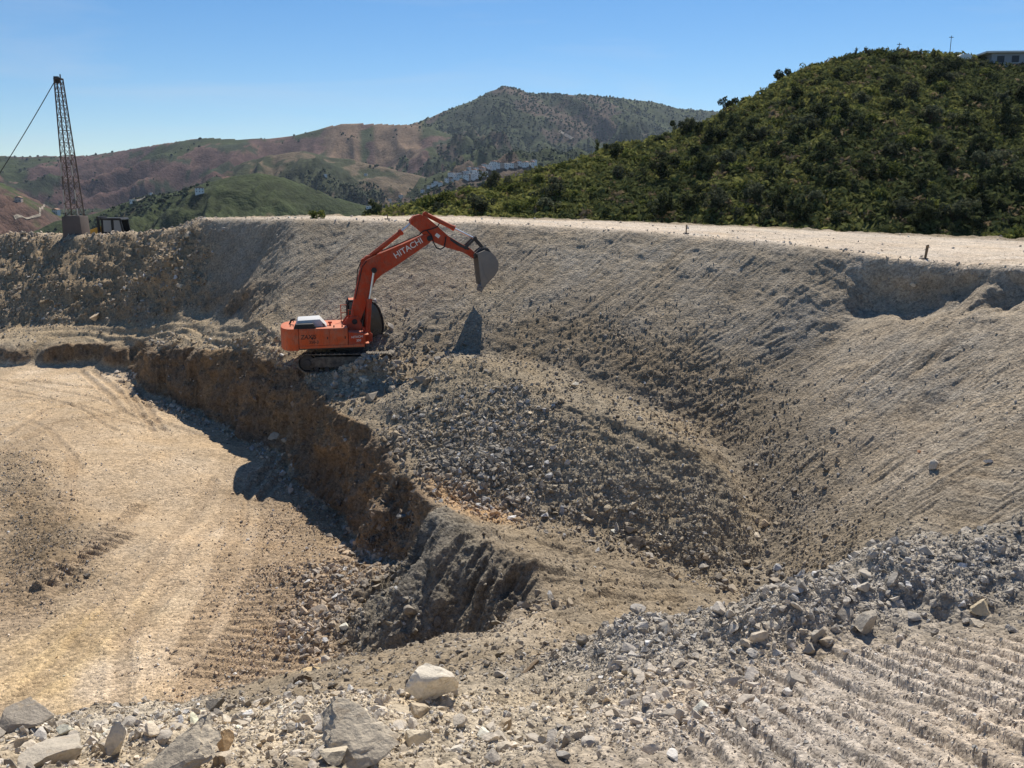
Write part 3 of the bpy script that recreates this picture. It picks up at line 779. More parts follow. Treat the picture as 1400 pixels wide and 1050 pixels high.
MZG = MZ.reshape(nfr, nfa)
lfr = np.log(fr_)
def far_at(x, y):
    a_ = np.arctan2(x, y); r_ = np.hypot(x, y)
    gi = np.clip((a_ - fa[0]) / (fa[1] - fa[0]), 0, nfa - 1.01); gj = np.clip((np.log(r_) - lfr[0]) / (lfr[1] - lfr[0]), 0, nfr - 1.01)
    i, j = gi.astype(int), gj.astype(int); fx, fy = gi - i, gj - j
    return (MZG[j, i] * (1 - fx) + MZG[j, i + 1] * fx) * (1 - fy) + (MZG[j + 1, i] * (1 - fx) + MZG[j + 1, i + 1] * fx) * fy
FT = np.exp(np.linspace(math.log(210), math.log(5000), 3500))
def far_hit(px, py):
    r = ray(px, py); r = r / r[1]
    z = far_at(r[0] * FT, FT)
    h = np.nonzero(z >= r[2] * FT)[0]
    if not len(h): return None
    d = FT[h[0]]
    return np.array([r[0] * d, d, float(z[h[0]])])

# ------------------------------------------------------------------ air: haze over the whole landscape
hv = np.array([(-7000, -60, -120), (7000, -60, -120), (7000, 5200, -120), (-7000, 5200, -120), (-7000, -60, 480), (7000, -60, 480), (7000, 5200, 480), (-7000, 5200, 480)], dtype=float)
hf = np.array([(3, 2, 1, 0), (4, 5, 6, 7), (0, 1, 5, 4), (1, 2, 6, 5), (2, 3, 7, 6), (3, 0, 4, 7)])
HAZE_DENSITY = 0.000036
hm = bpy.data.materials.new('haze'); hm.use_nodes = True
hn = hm.node_tree.nodes; hl = hm.node_tree.links
hn.remove(hn['Principled BSDF'])
pvn = hn.new('ShaderNodeVolumePrincipled')
pvn.inputs['Color'].default_value = (0.66, 0.80, 1.0, 1)
pvn.inputs['Density'].default_value = HAZE_DENSITY
pvn.inputs['Anisotropy'].default_value = 0.3
hl.new(pvn.outputs[0], hn['Material Output'].inputs['Volume'])
haze = link('haze', fast_mesh('haze', hv, hf), hm)
tag(haze, kind='stuff')

# ------------------------------------------------------------------ mesh builder for made things
class MB:
    def __init__(self):
        self.bm = bmesh.new()
    def _mat(self, M, vs):
        if M is not None: bmesh.ops.transform(self.bm, matrix=M, verts=vs)
    def box(self, c, s, rot=None):
        r = bmesh.ops.create_cube(self.bm, size=1)
        M = Matrix.Translation(Vector(c)) @ (rot.to_4x4() if rot is not None else Matrix.Identity(4)) @ Matrix.Diagonal((*s, 1))
        self._mat(M, r['verts']); return self
    def prism(self, outline, y0, y1, axis='y'):
        """extrude a polygon; axis y: outline is (x, z); axis z: outline is (x, y)"""
        mk = (lambda a, b, t: (a, t, b)) if axis == 'y' else ((lambda a, b, t: (a, b, t)) if axis == 'z' else (lambda a, b, t: (t, a, b)))
        A = [self.bm.verts.new(mk(a, b, y0)) for a, b in outline]
        B = [self.bm.verts.new(mk(a, b, y1)) for a, b in outline]
        n = len(A)
        fs = [self.bm.faces.new(A), self.bm.faces.new(B[::-1])]
        for i in range(n):
            fs.append(self.bm.faces.new((A[i], B[i], B[(i + 1) % n], A[(i + 1) % n])))
        bmesh.ops.recalc_face_normals(self.bm, faces=fs)
        return self
    def bar(self, p, q, r, seg=12, r2=None):
        p, q = Vector(p), Vector(q); d = q - p
        if d.length < 1e-6: return self
        res = bmesh.ops.create_cone(self.bm, cap_ends=True, segments=seg, radius1=r, radius2=r if r2 is None else r2, depth=d.length)
        self._mat(Matrix.Translation((p + q) / 2) @ d.to_track_quat('Z', 'Y').to_matrix().to_4x4(), res['verts']); return self
    def tube(self, pts, r, seg=8):
        for a, b in zip(pts[:-1], pts[1:]): self.bar(a, b, r, seg)
        for p in pts[1:-1]:
            res = bmesh.ops.create_icosphere(self.bm, subdivisions=1, radius=r)
            self._mat(Matrix.Translation(Vector(p)), res['verts'])
        return self
    def beam(self, p, q, w, h):
        p, q = Vector(p), Vector(q); d = q - p
        r = bmesh.ops.create_cube(self.bm, size=1)
        self._mat(Matrix.Translation((p + q) / 2) @ d.to_track_quat('X', 'Z').to_matrix().to_4x4() @ Matrix.Diagonal((d.length, w, h, 1)), r['verts']); return self
    def build(self, name, mat, parent=None, bevel=0.0, smooth=False):
        if bevel > 0:
            es = [e for e in self.bm.edges if len(e.link_faces) == 2 and e.calc_face_angle(0) > 0.5]
            bmesh.ops.bevel(self.bm, geom=es, offset=bevel, segments=2, profile=0.6, affect='EDGES', clamp_overlap=True)
        me = bpy.data.meshes.new(name)
        self.bm.to_mesh(me); self.bm.free()
        if smooth or bevel > 0:
            for p in me.polygons: p.use_smooth = True
            me.set_sharp_from_angle(angle=math.radians(35))
        return link(name, me, mat, parent)

def text_part(name, body, size, mat, parent, M, depth=0.004, shear=0.0, squeeze=1.0):
    cu = bpy.data.curves.new(name, 'FONT')
    cu.body = body; cu.size = size; cu.extrude = depth; cu.align_x = 'LEFT'; cu.shear = shear; cu.offset = 0.01 * size
    t = bpy.data.objects.new(name, cu)
    COL.objects.link(t)
    dg = bpy.context.evaluated_depsgraph_get()
    me = bpy.data.meshes.new_from_object(t.evaluated_get(dg))
    bpy.data.objects.remove(t)
    me.transform(M @ Matrix.Diagonal((squeeze, 1, 1, 1)))
    return link(name, me, mat, parent)

# ------------------------------------------------------------------ the excavator
ORANGE = paint_mat('orange_paint', (0.66, 0.115, 0.032), 0.6, amount=0.75, dirt=(0.40, 0.25, 0.165), spec=0.2, grime=0.6)
RED_OR = paint_mat('boom_paint', (0.50, 0.058, 0.018), 0.6, amount=0.7, dirt=(0.27, 0.15, 0.10), spec=0.2, grime=0.65)
DARK = paint_mat('dark_steel', (0.03, 0.03, 0.032), 0.6, amount=0.5, dirt=(0.16, 0.13, 0.10))
BLACK = paint_mat('black_plastic', (0.012, 0.012, 0.013), 0.5, amount=0.3, dirt=(0.07, 0.06, 0.05))
GREY = paint_mat('grey_paint', (0.55, 0.56, 0.56), 0.5, amount=0.3)
SHOE = paint_mat('track_steel', (0.06, 0.05, 0.042), 0.7, amount=0.9, dirt=(0.33, 0.28, 0.21), scale=3)
BUCK = paint_mat('worn_bucket_steel', (0.23, 0.20, 0.175), 0.6, amount=0.7, dirt=(0.33, 0.28, 0.22), scale=2, metal=0.2)
CHROME = paint_mat('chrome_rod', (0.75, 0.75, 0.75), 0.25, amount=0.1, metal=0.9)
GLASS = paint_mat('cab_glass', (0.02, 0.024, 0.026), 0.18, amount=0.25, dirt=(0.12, 0.11, 0.09), spec=0.6)
WHITE = paint_mat('white_lettering', (0.75, 0.72, 0.66), 0.6, amount=0.3)
BLKLET = paint_mat('black_lettering', (0.02, 0.012, 0.01), 0.6, amount=0.1)

HEAD = math.radians(13)
EO = P(479, 500, 45)
ex = empty('excavator', EO, HEAD)
tag(ex, 'large orange tracked excavator with raised boom scratching the cut slope from the bench', 'excavator')
Y90 = Matrix.Rotation(math.radians(90), 4, 'X')

# undercarriage
TR = Matrix.Rotation(math.radians(-9), 4, 'Z')
def tr_pt(x, y, z): return TR @ Vector((x, y, z))
cb = MB(); cb.box((0, 0, 0.62), (2.0, 1.5, 0.42)); cb.bar((0, 0, 0.8), (0, 0, 1.16), 0.72, 32)
o = cb.build('carbody', DARK, ex, 0.03)
for side in (-1, 1):
    y = side * 1.28
    L2, Rw = 1.95, 0.44
    prof = []
    per = []
    N = 46
    tot = 4 * L2 + 2 * math.pi * Rw
    for k in range(N):
        s = k / N * tot
        if s < 2 * L2: per.append((-L2 + s, 2 * Rw, 0))
        elif s < 2 * L2 + math.pi * Rw:
            a = (s - 2 * L2) / Rw; per.append((L2 + Rw * math.sin(a), Rw + Rw * math.cos(a), -a))
        elif s < 4 * L2 + math.pi * Rw: per.append((L2 - (s - 2 * L2 - math.pi * Rw), 0, math.pi))
        else:
            a = (s - 4 * L2 - math.pi * Rw) / Rw; per.append((-L2 - Rw * math.sin(a), Rw - Rw * math.cos(a), math.pi - a))
    sh = MB()
    for px_, pz_, a_ in per:
        rot = Matrix.Rotation(-a_, 3, 'Y')
        sh.box((px_, y, pz_), (tot / N * 0.93, 0.60, 0.05), rot)
        off = rot @ Vector((0.0, 0, 0.035))
        sh.box((px_ + off.x, y, pz_ + off.z), (0.03, 0.58, 0.06), rot)
    bmesh.ops.transform(sh.bm, matrix=TR, verts=sh.bm.verts)
    track = sh.build('track', SHOE, ex)
    fr = MB(); fr.prism([(-1.8, 0.2), (1.8, 0.2), (1.9, 0.55), (1.55, 0.74), (-1.55, 0.74), (-1.9, 0.55)], y - 0.2, y + 0.2)
    bmesh.ops.transform(fr.bm, matrix=TR, verts=fr.bm.verts)
    fr.build('track_frame', SHOE, track, 0.02)
    for nm, xx in (('sprocket', -L2), ('idler', L2)):
        w = MB(); w.bar((xx, y - 0.17, Rw), (xx, y + 0.17, Rw), Rw - 0.06, 28); w.bar((xx, y - 0.26, Rw), (xx, y + 0.26, Rw), 0.2, 20)
        bmesh.ops.transform(w.bm, matrix=TR, verts=w.bm.verts); w.build(nm, DARK, track, 0.015)
    for k in range(7):
        w = MB(); xx = -1.5 + k * 0.5
        w.bar((xx, y - 0.24, 0.14), (xx, y + 0.24, 0.14), 0.11, 16)
        bmesh.ops.transform(w.bm, matrix=TR, verts=w.bm.verts); w.build('roller', DARK, track)

# upper structure
hs = MB()
hs.prism([(-2.5, -1.47), (-0.12, -1.47), (-0.12, -0.5), (-0.12, 1.47), (-2.5, 1.47)], 1.24, 2.2, 'z')
house = hs.build('engine_house', ORANGE, ex, 0.04)
fl = MB(); fl.box((-0.9, 0, 1.2), (3.3, 2.7, 0.10)); fl.build('deck_frame', DARK, ex, 0.01)
# rounded counterweight
cw = MB()
ol = [(-2.505, -1.48), (-2.86, -1.48), (-3.05, -1.40), (-3.2, -1.2), (-3.32, -0.8), (-3.38, -0.35), (-3.38, 0.35), (-3.32, 0.8), (-3.2, 1.2), (-3.05, 1.40), (-2.86, 1.48), (-2.505, 1.48)]
cw.prism(ol, 1.12, 2.22, 'z')
cwt = cw.build('counterweight', ORANGE, ex, 0.07)
# side door seams, lower sill and door panels on the right side
for x0, x1 in ((-2.44, -1.76), (-1.73, -1.02), (-0.99, -0.16)):
    d = MB(); d.box(((x0 + x1) / 2, -1.478, 1.765), (x1 - x0, 0.03, 0.76)); dd = d.build('side_door', ORANGE, ex, 0.012)
    h_ = MB(); h_.box((x1 - 0.1, -1.497, 1.72), (0.05, 0.02, 0.12)); h_.build('door_handle', BLACK, dd)
sl = MB(); sl.box((-0.9, -1.487, 1.29), (3.16, 0.04, 0.13)); sl.build('sill', ORANGE, ex, 0.012)
# hood with the black grille
hd_ = MB(); hd_.prism([(-2.66, 2.2), (-2.52, 2.56), (-1.45, 2.60), (-1.1, 2.2)], -0.95, 0.55); hood = hd_.build('engine_hood', GREY, ex, 0.05)
gp = MB(); gp.prism([(-2.74, 2.19), (-2.64, 2.42), (-1.78, 2.44), (-1.64, 2.19)], -1.42, -0.94); gp.build('air_grille', BLACK, ex, 0.02)
for k in range(5):
    s_l = MB(); s_l.box((-2.15, -1.425, 2.225 + k * 0.04), (0.9, 0.012, 0.012)); s_l.build('louvre', DARK, hood)
mf = MB(); mf.bar((-0.95, -0.45, 2.2), (-0.95, -0.45, 2.34), 0.05); mf.box((-0.95, -0.45, 2.36), (0.2, 0.22, 0.09)); mf.build('filler_cap', RED_OR, ex, 0.01)
xp = MB(); xp.tube([(-1.25, -0.95, 2.2), (-1.25, -0.95, 2.33), (-1.33, -0.95, 2.37)], 0.035); xp.build('exhaust_pipe', DARK, ex)
ah = MB(); ah.tube([(-2.95, 0.3, 2.2), (-2.85, 0.3, 2.42), (-2.66, 0.25, 2.48)], 0.045); ah.build('intake_hose', BLACK, ex)
for yy in (-0.6, 0.9):
    lg = MB(); lg.tube([(-2.9, yy, 2.2), (-2.9, yy, 2.3), (-2.75, yy, 2.3), (-2.75, yy, 2.2)], 0.018); lg.build('lifting_eye', DARK, cwt)
# right-hand tool box in front of the engine house, with its step
tb = MB(); tb.prism([(-0.10, 1.26), (0.69, 1.26), (0.66, 1.91), (-0.10, 1.97)], -1.48, -0.55); tbx = tb.build('tool_box', RED_OR, ex, 0.03)
stp_ = MB(); stp_.box((0.79, -1.1, 1.80), (0.22, 0.62, 0.04)); stp_.box((0.79, -1.1, 1.36), (0.26, 0.62, 0.04)); stp_.box((0.71, -1.36, 1.6), (0.05, 0.05, 0.45)); stp_.box((0.71, -0.84, 1.6), (0.05, 0.05, 0.45)); stp_.build('step', ORANGE, ex, 0.01)
hr = MB()
hr.tube([(0.08, -1.4, 1.95), (0.08, -1.4, 2.95), (0.32, -1.4, 2.95), (0.32, -1.4, 1.95)], 0.022)
hr.bm.verts.ensure_lookup_table()
for v in list(hr.bm.verts): v.co.x -= 0.10; v.co.y += 0.95
hr.build('handrail', RED_OR, ex)
hr = MB()
hr.tube([(-0.35, 0.55, 2.2), (-0.35, 0.55, 3.1), (-0.02, 0.55, 3.1), (-0.02, 0.55, 2.2)], 0.022)
hr.tube([(-0.35, 0.55, 2.7), (-0.02, 0.55, 2.7)], 0.018)
hr.build('handrail', RED_OR, ex)
mir = MB(); mir.tube([(0.55, -1.25, 1.9), (0.62, -1.3, 2.35)], 0.015); mir.box((0.62, -1.3, 2.42), (0.05, 0.16, 0.2)); mir.build('mirror', BLACK, ex)
for sx in (-0.78, -0.38):
    fe = MB(); fe.bar((sx, -1.2, 2.2), (sx, -1.2, 2.3), 0.03); fe.build('grab_knob', BLACK, ex)
# cab on the left, front is curved glass
cabo = [(0.0, 1.30), (1.45, 1.12), (1.72, 1.45), (1.80, 1.9), (1.76, 2.35), (1.60, 2.85), (1.36, 3.16), (1.1, 3.27), (0.1, 3.30), (0.0, 3.2)]
cab = MB(); cab.prism(cabo, 0.50, 1.44); cabp = cab.build('cab', GLASS, ex, 0.03)
def off_outline(s): 
    c0 = np.array([0.88, 2.25]); return [tuple(c0 + (np.array(p) - c0) * s) for p in cabo]
for yy in (0.46, 1.40):
    rim_m = MB()
    for a_, b_ in zip(cabo, cabo[1:] + cabo[:1]): rim_m.bar((a_[0], yy + 0.02, a_[1]), (b_[0], yy + 0.02, b_[1]), 0.055, 10)
    rim_m.bar((0.75, yy + 0.02, 1.2), (0.75, yy + 0.02, 3.28), 0.045, 10)
    rim_m.build('cab_frame', BLACK, cabp)
rf_ = MB(); rf_.box((0.62, 0.97, 3.32), (1.1, 0.9, 0.07)); rf_.build('cab_roof', ORANGE, cabp, 0.02)
db = MB(); db.box((0.62, 1.45, 1.62), (1.1, 0.03, 0.55)); db.build('cab_door', ORANGE, cabp, 0.01)
wl_ = MB(); wl_.box((1.45, 0.97, 3.25), (0.1, 0.3, 0.12)); wl_.build('work_light', GREY, cabp, 0.01)
for yy in (-0.42, 0.42):
    bk = MB(); bk.prism([(-0.35, 2.19), (-0.1, 2.55), (0.45, 2.62), (0.75, 1.95), (1.15, 1.7), (1.15, 1.3), (-0.35, 1.3)], yy - 0.05, yy + 0.05); bk.build('boom_bracket', RED_OR, ex, 0.02)

# boom
bm_ol = [(0.05, 2.20), (0.20, 3.0), (0.40, 3.9), (0.60, 4.75), (0.74, 5.18), (0.93, 5.40), (1.25, 5.56), (2.2, 5.93), (3.2, 6.34), (3.92, 6.64), (4.22, 6.68), (4.34, 6.48), (4.22, 6.25), (3.3, 5.65), (2.4, 5.06), (1.75, 4.68), (1.45, 4.42), (1.22, 3.98), (0.95, 3.3), (0.72, 2.7), (0.50, 2.2), (0.25, 2.08)]
bo = MB(); bo.prism(bm_ol, -0.33, 0.33)
boom = bo.build('boom', RED_OR, ex, 0.025)
fg = MB()
for z_, x0, x1 in ((0, 0, 0),):
    fg.beam((1.3, -0.34, 5.575), (3.75, -0.34, 6.565), 0.05, 0.03); fg.beam((1.3, 0.34, 5.575), (3.75, 0.34, 6.565), 0.05, 0.03)
fg.build('top_flange', ORANGE, boom)
for (x, z, w) in ((1.33, 4.93, 0.62), (4.19, 6.47, 0.42), (0.28, 2.35, 0.50)):
    pn = MB(); pn.bar((x, -w, z), (x, w, z), 0.10, 20); pn.bar((x, -w - 0.015, z), (x, -w + 0.03, z), 0.14, 20); pn.build('pivot_pin', BLACK, boom, 0.01)
br = MB(); br.prism([(0.66, 5.05), (0.78, 5.42), (0.98, 5.62), (1.28, 5.66), (1.15, 5.45), (0.85, 5.2)], -0.16, 0.16); br.build('cylinder_bracket', RED_OR, boom, 0.02)
hp = MB(); hp.tube([(0.36, -0.36, 3.5), (0.58, -0.36, 4.4), (0.76, -0.36, 5.1), (1.0, -0.36, 5.38)], 0.02); hp.tube([(0.42, 0.1, 3.7), (0.55, 0.12, 4.9), (0.8, 0.12, 5.45), (1.4, 0.12, 5.7), (2.4, 0.12, 6.08), (3.7, 0.1, 6.62), (4.0, 0.1, 6.85), (4.25, 0.1, 6.9)], 0.025); hp.build('hydraulic_hose', BLACK, boom)
for yy in (-0.5, 0.5):
    cy = MB(); cy.bar((0.90, yy, 1.72), (1.06, yy, 3.46), 0.125, 20); cy.bar((1.05, yy, 3.38), (1.065, yy, 3.5), 0.15, 20)
    cy.bar((0.89, yy - 0.1, 1.7), (0.89, yy + 0.1, 1.7), 0.15, 16)
    cyo = cy.build('boom_cylinder', RED_OR, ex, 0.01)
    rd = MB(); rd.bar((1.06, yy, 3.46), (1.33, yy, 4.93), 0.055, 16); rd.bar((1.33, yy - 0.08, 4.93), (1.33, yy + 0.08, 4.93), 0.12, 16); rd.build('piston_rod', CHROME, cyo)
    hh = MB(); hh.tube([(0.98, yy - 0.13, 1.9), (1.02, yy - 0.15, 2.5), (1.08, yy - 0.14, 3.2)], 0.022); hh.build('hydraulic_pipe', RED_OR, cyo)
ac = MB(); ac.bar((0.88, 0, 5.34), (2.80, 0, 6.80), 0.125, 20); ac.bar((2.72, 0, 6.74), (2.84, 0, 6.83), 0.16, 20); ac.bar((0.88, -0.14, 5.34), (0.88, 0.14, 5.34), 0.16, 16)
ac.tube([(1.05, -0.15, 5.52), (1.9, -0.15, 6.16), (2.6, -0.15, 6.68)], 0.025)
aco = ac.build('arm_cylinder', RED_OR, ex, 0.01)
rd = MB(); rd.bar((2.80, 0, 6.80), (3.36, 0, 7.27), 0.06, 16); rd.build('piston_rod', CHROME, aco)

# arm
arm_ol = [(3.24, 7.22), (3.26, 7.38), (3.45, 7.60), (3.75, 7.68), (4.05, 7.56), (4.6, 7.10), (5.17, 6.58), (5.8, 6.20), (6.31, 5.94), (6.55, 5.72), (6.62, 5.46), (6.48, 5.40), (6.25, 5.56), (6.0, 5.71), (5.09, 5.98), (4.49, 6.25), (4.22, 6.36), (4.08, 6.44), (3.95, 6.62), (3.6, 6.95)]
am = MB(); am.prism(arm_ol, -0.24, 0.24); arm = am.build('arm', RED_OR, ex, 0.02)
dp = MB(); dp.prism([(5.25, 6.50), (5.8, 6.17), (6.28, 5.92), (6.2, 5.84), (5.7, 6.05), (5.28, 6.34)], -0.255, -0.24); dp.build('wear_patch', DARK, arm)
pl_ = MB(); pl_.prism([(3.24, 7.18), (3.24, 7.40), (3.42, 7.58), (3.5, 7.3)], -0.29, -0.24); pl_.prism([(3.24, 7.18), (3.24, 7.40), (3.42, 7.58), (3.5, 7.3)], 0.24, 0.29); pl_.bar((3.36, -0.3, 7.3), (3.36, 0.3, 7.3), 0.09, 16); pl_.build('arm_bracket', RED_OR, arm, 0.01)
hz_ = MB(); hz_.tube([(4.05, -0.27, 6.9), (4.3, -0.32, 6.6), (4.42, -0.36, 6.2), (4.55, -0.38, 5.98), (4.75, -0.38, 5.92), (4.93, -0.36, 6.02), (5.0, -0.32, 6.3), (5.05, -0.29, 6.55)], 0.032)
hz_.tube([(3.72, -0.27, 6.72), (3.95, -0.27, 6.86), (4.3, -0.28, 6.93), (4.62, -0.28, 7.05), (4.72, -0.2, 7.2)], 0.028); hz_.build('hydraulic_hose', BLACK, arm)
bc = MB(); bc.bar((4.08, 0, 7.66), (5.50, 0, 6.96), 0.115, 20); bc.bar((5.42, 0, 7.0), (5.54, 0, 6.94), 0.145, 20); bc.bar((4.05, -0.16, 7.66), (4.05, 0.16, 7.66), 0.14, 16)
bco = bc.build('bucket_cylinder', RED_OR, ex, 0.01)
rd = MB(); rd.bar((5.50, 0, 6.96), (6.55, 0, 6.44), 0.05, 16); rd.build('piston_rod', CHROME, bco)
for yy in (-0.3, 0.3):
    lk = MB(); lk.beam((6.06, yy, 5.98), (6.57, yy, 6.46), 0.07, 0.13); lk.bar((6.06, yy - 0.05, 5.98), (6.06, yy + 0.05, 5.98), 0.1, 16); lk.build('link_arm', DARK, ex, 0.01)
    lk = MB(); lk.beam((6.54, yy * 0.8, 6.46), (7.04, yy * 0.8, 5.9), 0.08, 0.13); lk.bar((6.55, yy - 0.06, 6.45), (6.55, yy + 0.06, 6.45), 0.1, 16); lk.build('link_arm', DARK, ex, 0.01)
# bucket: curved shell, side plates, lip and teeth
shell = [(6.60, 5.66), (7.0, 5.82), (7.30, 5.72), (7.52, 5.52), (7.68, 5.2), (7.66, 4.85), (7.48, 4.55), (7.2, 4.28), (6.96, 4.02)]
bw = 0.68
sk = MB()
for (a0_, b0_), (a1_, b1_) in zip(shell[:-1], shell[1:]):
    sk.beam((a0_, 0, b0_), (a1_, 0, b1_), 2 * bw, 0.06)
bucket = sk.build('bucket', BUCK, ex, 0.0)
for yy in (-bw, bw):
    s_p = MB(); s_p.prism(shell + [(6.80, 4.1), (6.72, 4.7), (6.66, 5.25)], yy - 0.025, yy + 0.025); s_p.build('side_plate', BUCK, bucket, 0.008)
    ct = MB(); ct.prism([(6.98, 3.98), (6.78, 4.02), (6.64, 5.3), (6.74, 5.32), (6.95, 4.6), (7.14, 4.22)], yy - 0.045 if yy < 0 else yy + 0.025, yy - 0.025 if yy < 0 else yy + 0.045); ct.build('side_cutter', BUCK, bucket, 0.005)
lp = MB(); lp.beam((6.96, 0, 4.02), (6.86, 0, 3.92), 2 * bw, 0.07); lp.build('cutting_lip', BUCK, bucket, 0.01)
for k in range(5):
    yy = -0.6 + 0.3 * k
    th = MB(); th.prism([(6.93, 4.04), (6.98, 3.98), (6.80, 3.68), (6.77, 3.70), (6.85, 3.96)], yy - 0.06, yy + 0.06); th.build('tooth', BUCK, bucket, 0.008)
for yy in (-0.3, 0.3):
    ea = MB(); ea.prism([(6.46, 5.62), (6.48, 5.40), (6.75, 5.5), (7.38, 5.62), (7.18, 5.98), (6.98, 6.02), (6.7, 5.84)], yy - 0.05, yy + 0.05); ea.build('bucket_ear', DARK, bucket, 0.01)
tpp = MB(); tpp.prism([(6.62, 5.69), (7.02, 5.86), (7.36, 5.74), (7.2, 5.95), (6.95, 5.98)], -0.45, 0.45); tpp.build('wear_plate', DARK, bucket, 0.01)

# lettering
def side_text(name, body, x, z, ang, size, y, mat, parent, squeeze=1.0, shear=0.0):
    M = Matrix.Translation((x, y, z)) @ Y90 @ Matrix.Rotation(math.radians(ang), 4, 'Z')
    return text_part(name, body, size, mat, parent, M, squeeze=squeeze, shear=shear)
side_text('lettering', 'HITACHI', 2.45, 5.47, 30, 0.42, -0.335, WHITE, boom, squeeze=1.0)
side_text('lettering', 'ZAXIS', -2.42, 1.70, 0, 0.30, -1.499, BLKLET, ex, squeeze=0.92, shear=0.15)
side_text('lettering', '350-3', -2.02, 1.47, 0, 0.2, -1.499, BLKLET, ex, squeeze=1.0)
side_text('lettering', 'HITACHI', 0.04, 1.66, 4, 0.155, -1.484, WHITE, tbx, squeeze=0.95)
side_text('lettering', '350', 0.28, 1.49, 4, 0.155, -1.484, WHITE, tbx, squeeze=1.0)
bdg = MB(); bdg.box((0, 0, 0), (0.24, 0.012, 0.17), Matrix.Rotation(math.radians(38), 3, 'Y')); bd_o = bdg.build('badge', WHITE, arm); bd_o.location = (4.62, -0.245, 6.6)

# ------------------------------------------------------------------ lattice mast on its concrete block
CONC = paint_mat('stained_concrete', (0.14, 0.118, 0.108), 0.9, amount=0.5, dirt=(0.09, 0.07, 0.06), scale=1.2, spec=0.1)
RUST = paint_mat('rusty_steel', (0.105, 0.08, 0.068), 0.75, amount=0.6, dirt=(0.24, 0.20, 0.17), scale=2.0, spec=0.2)
PALE_ST = paint_mat('pale_steel', (0.5, 0.47, 0.42), 0.7, amount=0.4, spec=0.2)
b0 = P(105.5, 323, 74)
blk = MB()
blk.prism([(-0.82, -0.9), (0.82, -0.9), (0.72, 1.62), (-0.76, 1.62)], -0.75, 0.75)
bo_ = blk.build('concrete_block', CONC, None, 0.04)
bo_.location = b0
tag(bo_, 'stained brown concrete block carrying the foot of the lattice mast', 'block')
top_c = P(80, 109, 74); bot_c = b0 + np.array((0.0, 0, 1.62))
mast = empty('lattice_mast', bot_c)
tag(mast, 'tall rusty lattice mast leaning left on a concrete block with one guy cable', 'mast')
tv = Vector(top_c - bot_c)
wb, wt = 0.52, 0.24
def mp(t, sx, sy):
    w = wb + (wt - wb) * t
    return tv * t + Vector((sx * w, sy * w, 0))
cs = [(-1, -1), (1, -1), (1, 1), (-1, 1)]
for sx, sy in cs:
    lg = MB(); lg.bar(mp(0, sx, sy), mp(1, sx, sy), 0.05, 8); lg.build('leg', RUST, mast)
NB = 11
for i in range(4):
    a_, b_ = cs[i], cs[(i + 1) % 4]
    fb = MB()
    for k in range(NB):
        t0, t1 = k / NB, (k + 1) / NB
        fb.bar(mp(t0, *a_), mp(t1, *b_), 0.02, 6); fb.bar(mp(t0, *b_), mp(t1, *a_), 0.02, 6); fb.bar(mp(t1, *a_), mp(t1, *b_), 0.02, 6)
    fb.build('bracing', RUST, mast)
hdm = MB(); hdm.box(tv + Vector((0.0, 0, 0.06)), (0.56, 0.56, 0.12)); hdm.box(tv + Vector((-0.15, 0, 0.0)), (0.34, 0.3, 0.5)); hdm.bar(tv + Vector((0.16, 0, 0.1)), tv + Vector((0.16, 0, 0.42)), 0.05, 8); hdm.build('mast_head', DARK, mast, 0.01)
for sx, t0, t1 in ((-1, 0.10, 0.2), (1, 0.30, 0.38), (-1, 0.3, 0.4), (1, 0.12, 0.20), (1, 0.0, 0.06), (-1, 0.03, 0.09), (1, 0.42, 0.5)):
    rp = MB(); rp.bar(mp(t0, sx, -1) + Vector((0, -0.06, 0)), mp(t1, sx, -1) + Vector((0, -0.06, 0)), 0.045, 8); rp.build('splice_plate', PALE_ST, mast)
gy = MB()
g0, g1 = tv + Vector((-0.3, 0, -0.1)), Vector(P(-95, 372, 73) - bot_c)
gpts = [g0.lerp(g1, k / 12) - Vector((0, 0, 1.0 * (k / 12) * (1 - k / 12) * 4 * 0.5)) for k in range(13)]
gy.tube(gpts, 0.035, 6); gy.build('guy_cable', DARK, mast)
bp_ = MB(); bp_.box((0, 0, 0.03), (1.25, 1.25, 0.06)); bp_.build('base_plate', RUST, mast)

# ------------------------------------------------------------------ yellow machine parked behind the left rim
YEL = paint_mat('yellow_paint', (0.62, 0.33, 0.03), 0.5, amount=0.4)
bh = empty('backhoe_loader', Q(160, 79, -5.0), math.radians(2))
tag(bh, 'yellow machine with black cab parked behind the rough rim beside the mast', 'backhoe')
ch = MB(); ch.box((-0.3, 0, 0.85), (3.2, 0.9, 0.5)); ch.build('chassis', DARK, bh, 0.04)
ho = MB(); ho.prism([(-2.15, 1.05), (-2.2, 1.85), (-0.95, 2.25), (-0.9, 1.05)], -0.55, 0.55); ho.build('hood', YEL, bh, 0.06)
fe_ = MB(); fe_.prism([(-0.9, 1.0), (-0.9, 1.62), (0.9, 1.62), (1.1, 1.0)], -0.8, 0.8); fe_.build('cab_base', YEL, bh, 0.05)
cbm = MB()
for x, z0, xt in ((-0.78, 1.6, -0.72), (0.14, 1.6, 0.12), (1.02, 1.6, 0.82)):
    for yy in (-0.78, 0.78): cbm.beam((x, yy, z0), (xt, yy, 2.86), 0.12, 0.14)
cbm.box((0.1, 0, 1.66), (1.8, 1.62, 0.12))
cbf = cbm.build('cab_frame', BLACK, bh, 0.01)
rf = MB(); rf.prism([(-0.9, 2.8), (-0.85, 2.95), (0.9, 2.95), (0.98, 2.8)], -0.88, 0.88); rf.build('cab_roof', BLACK, bh, 0.03)
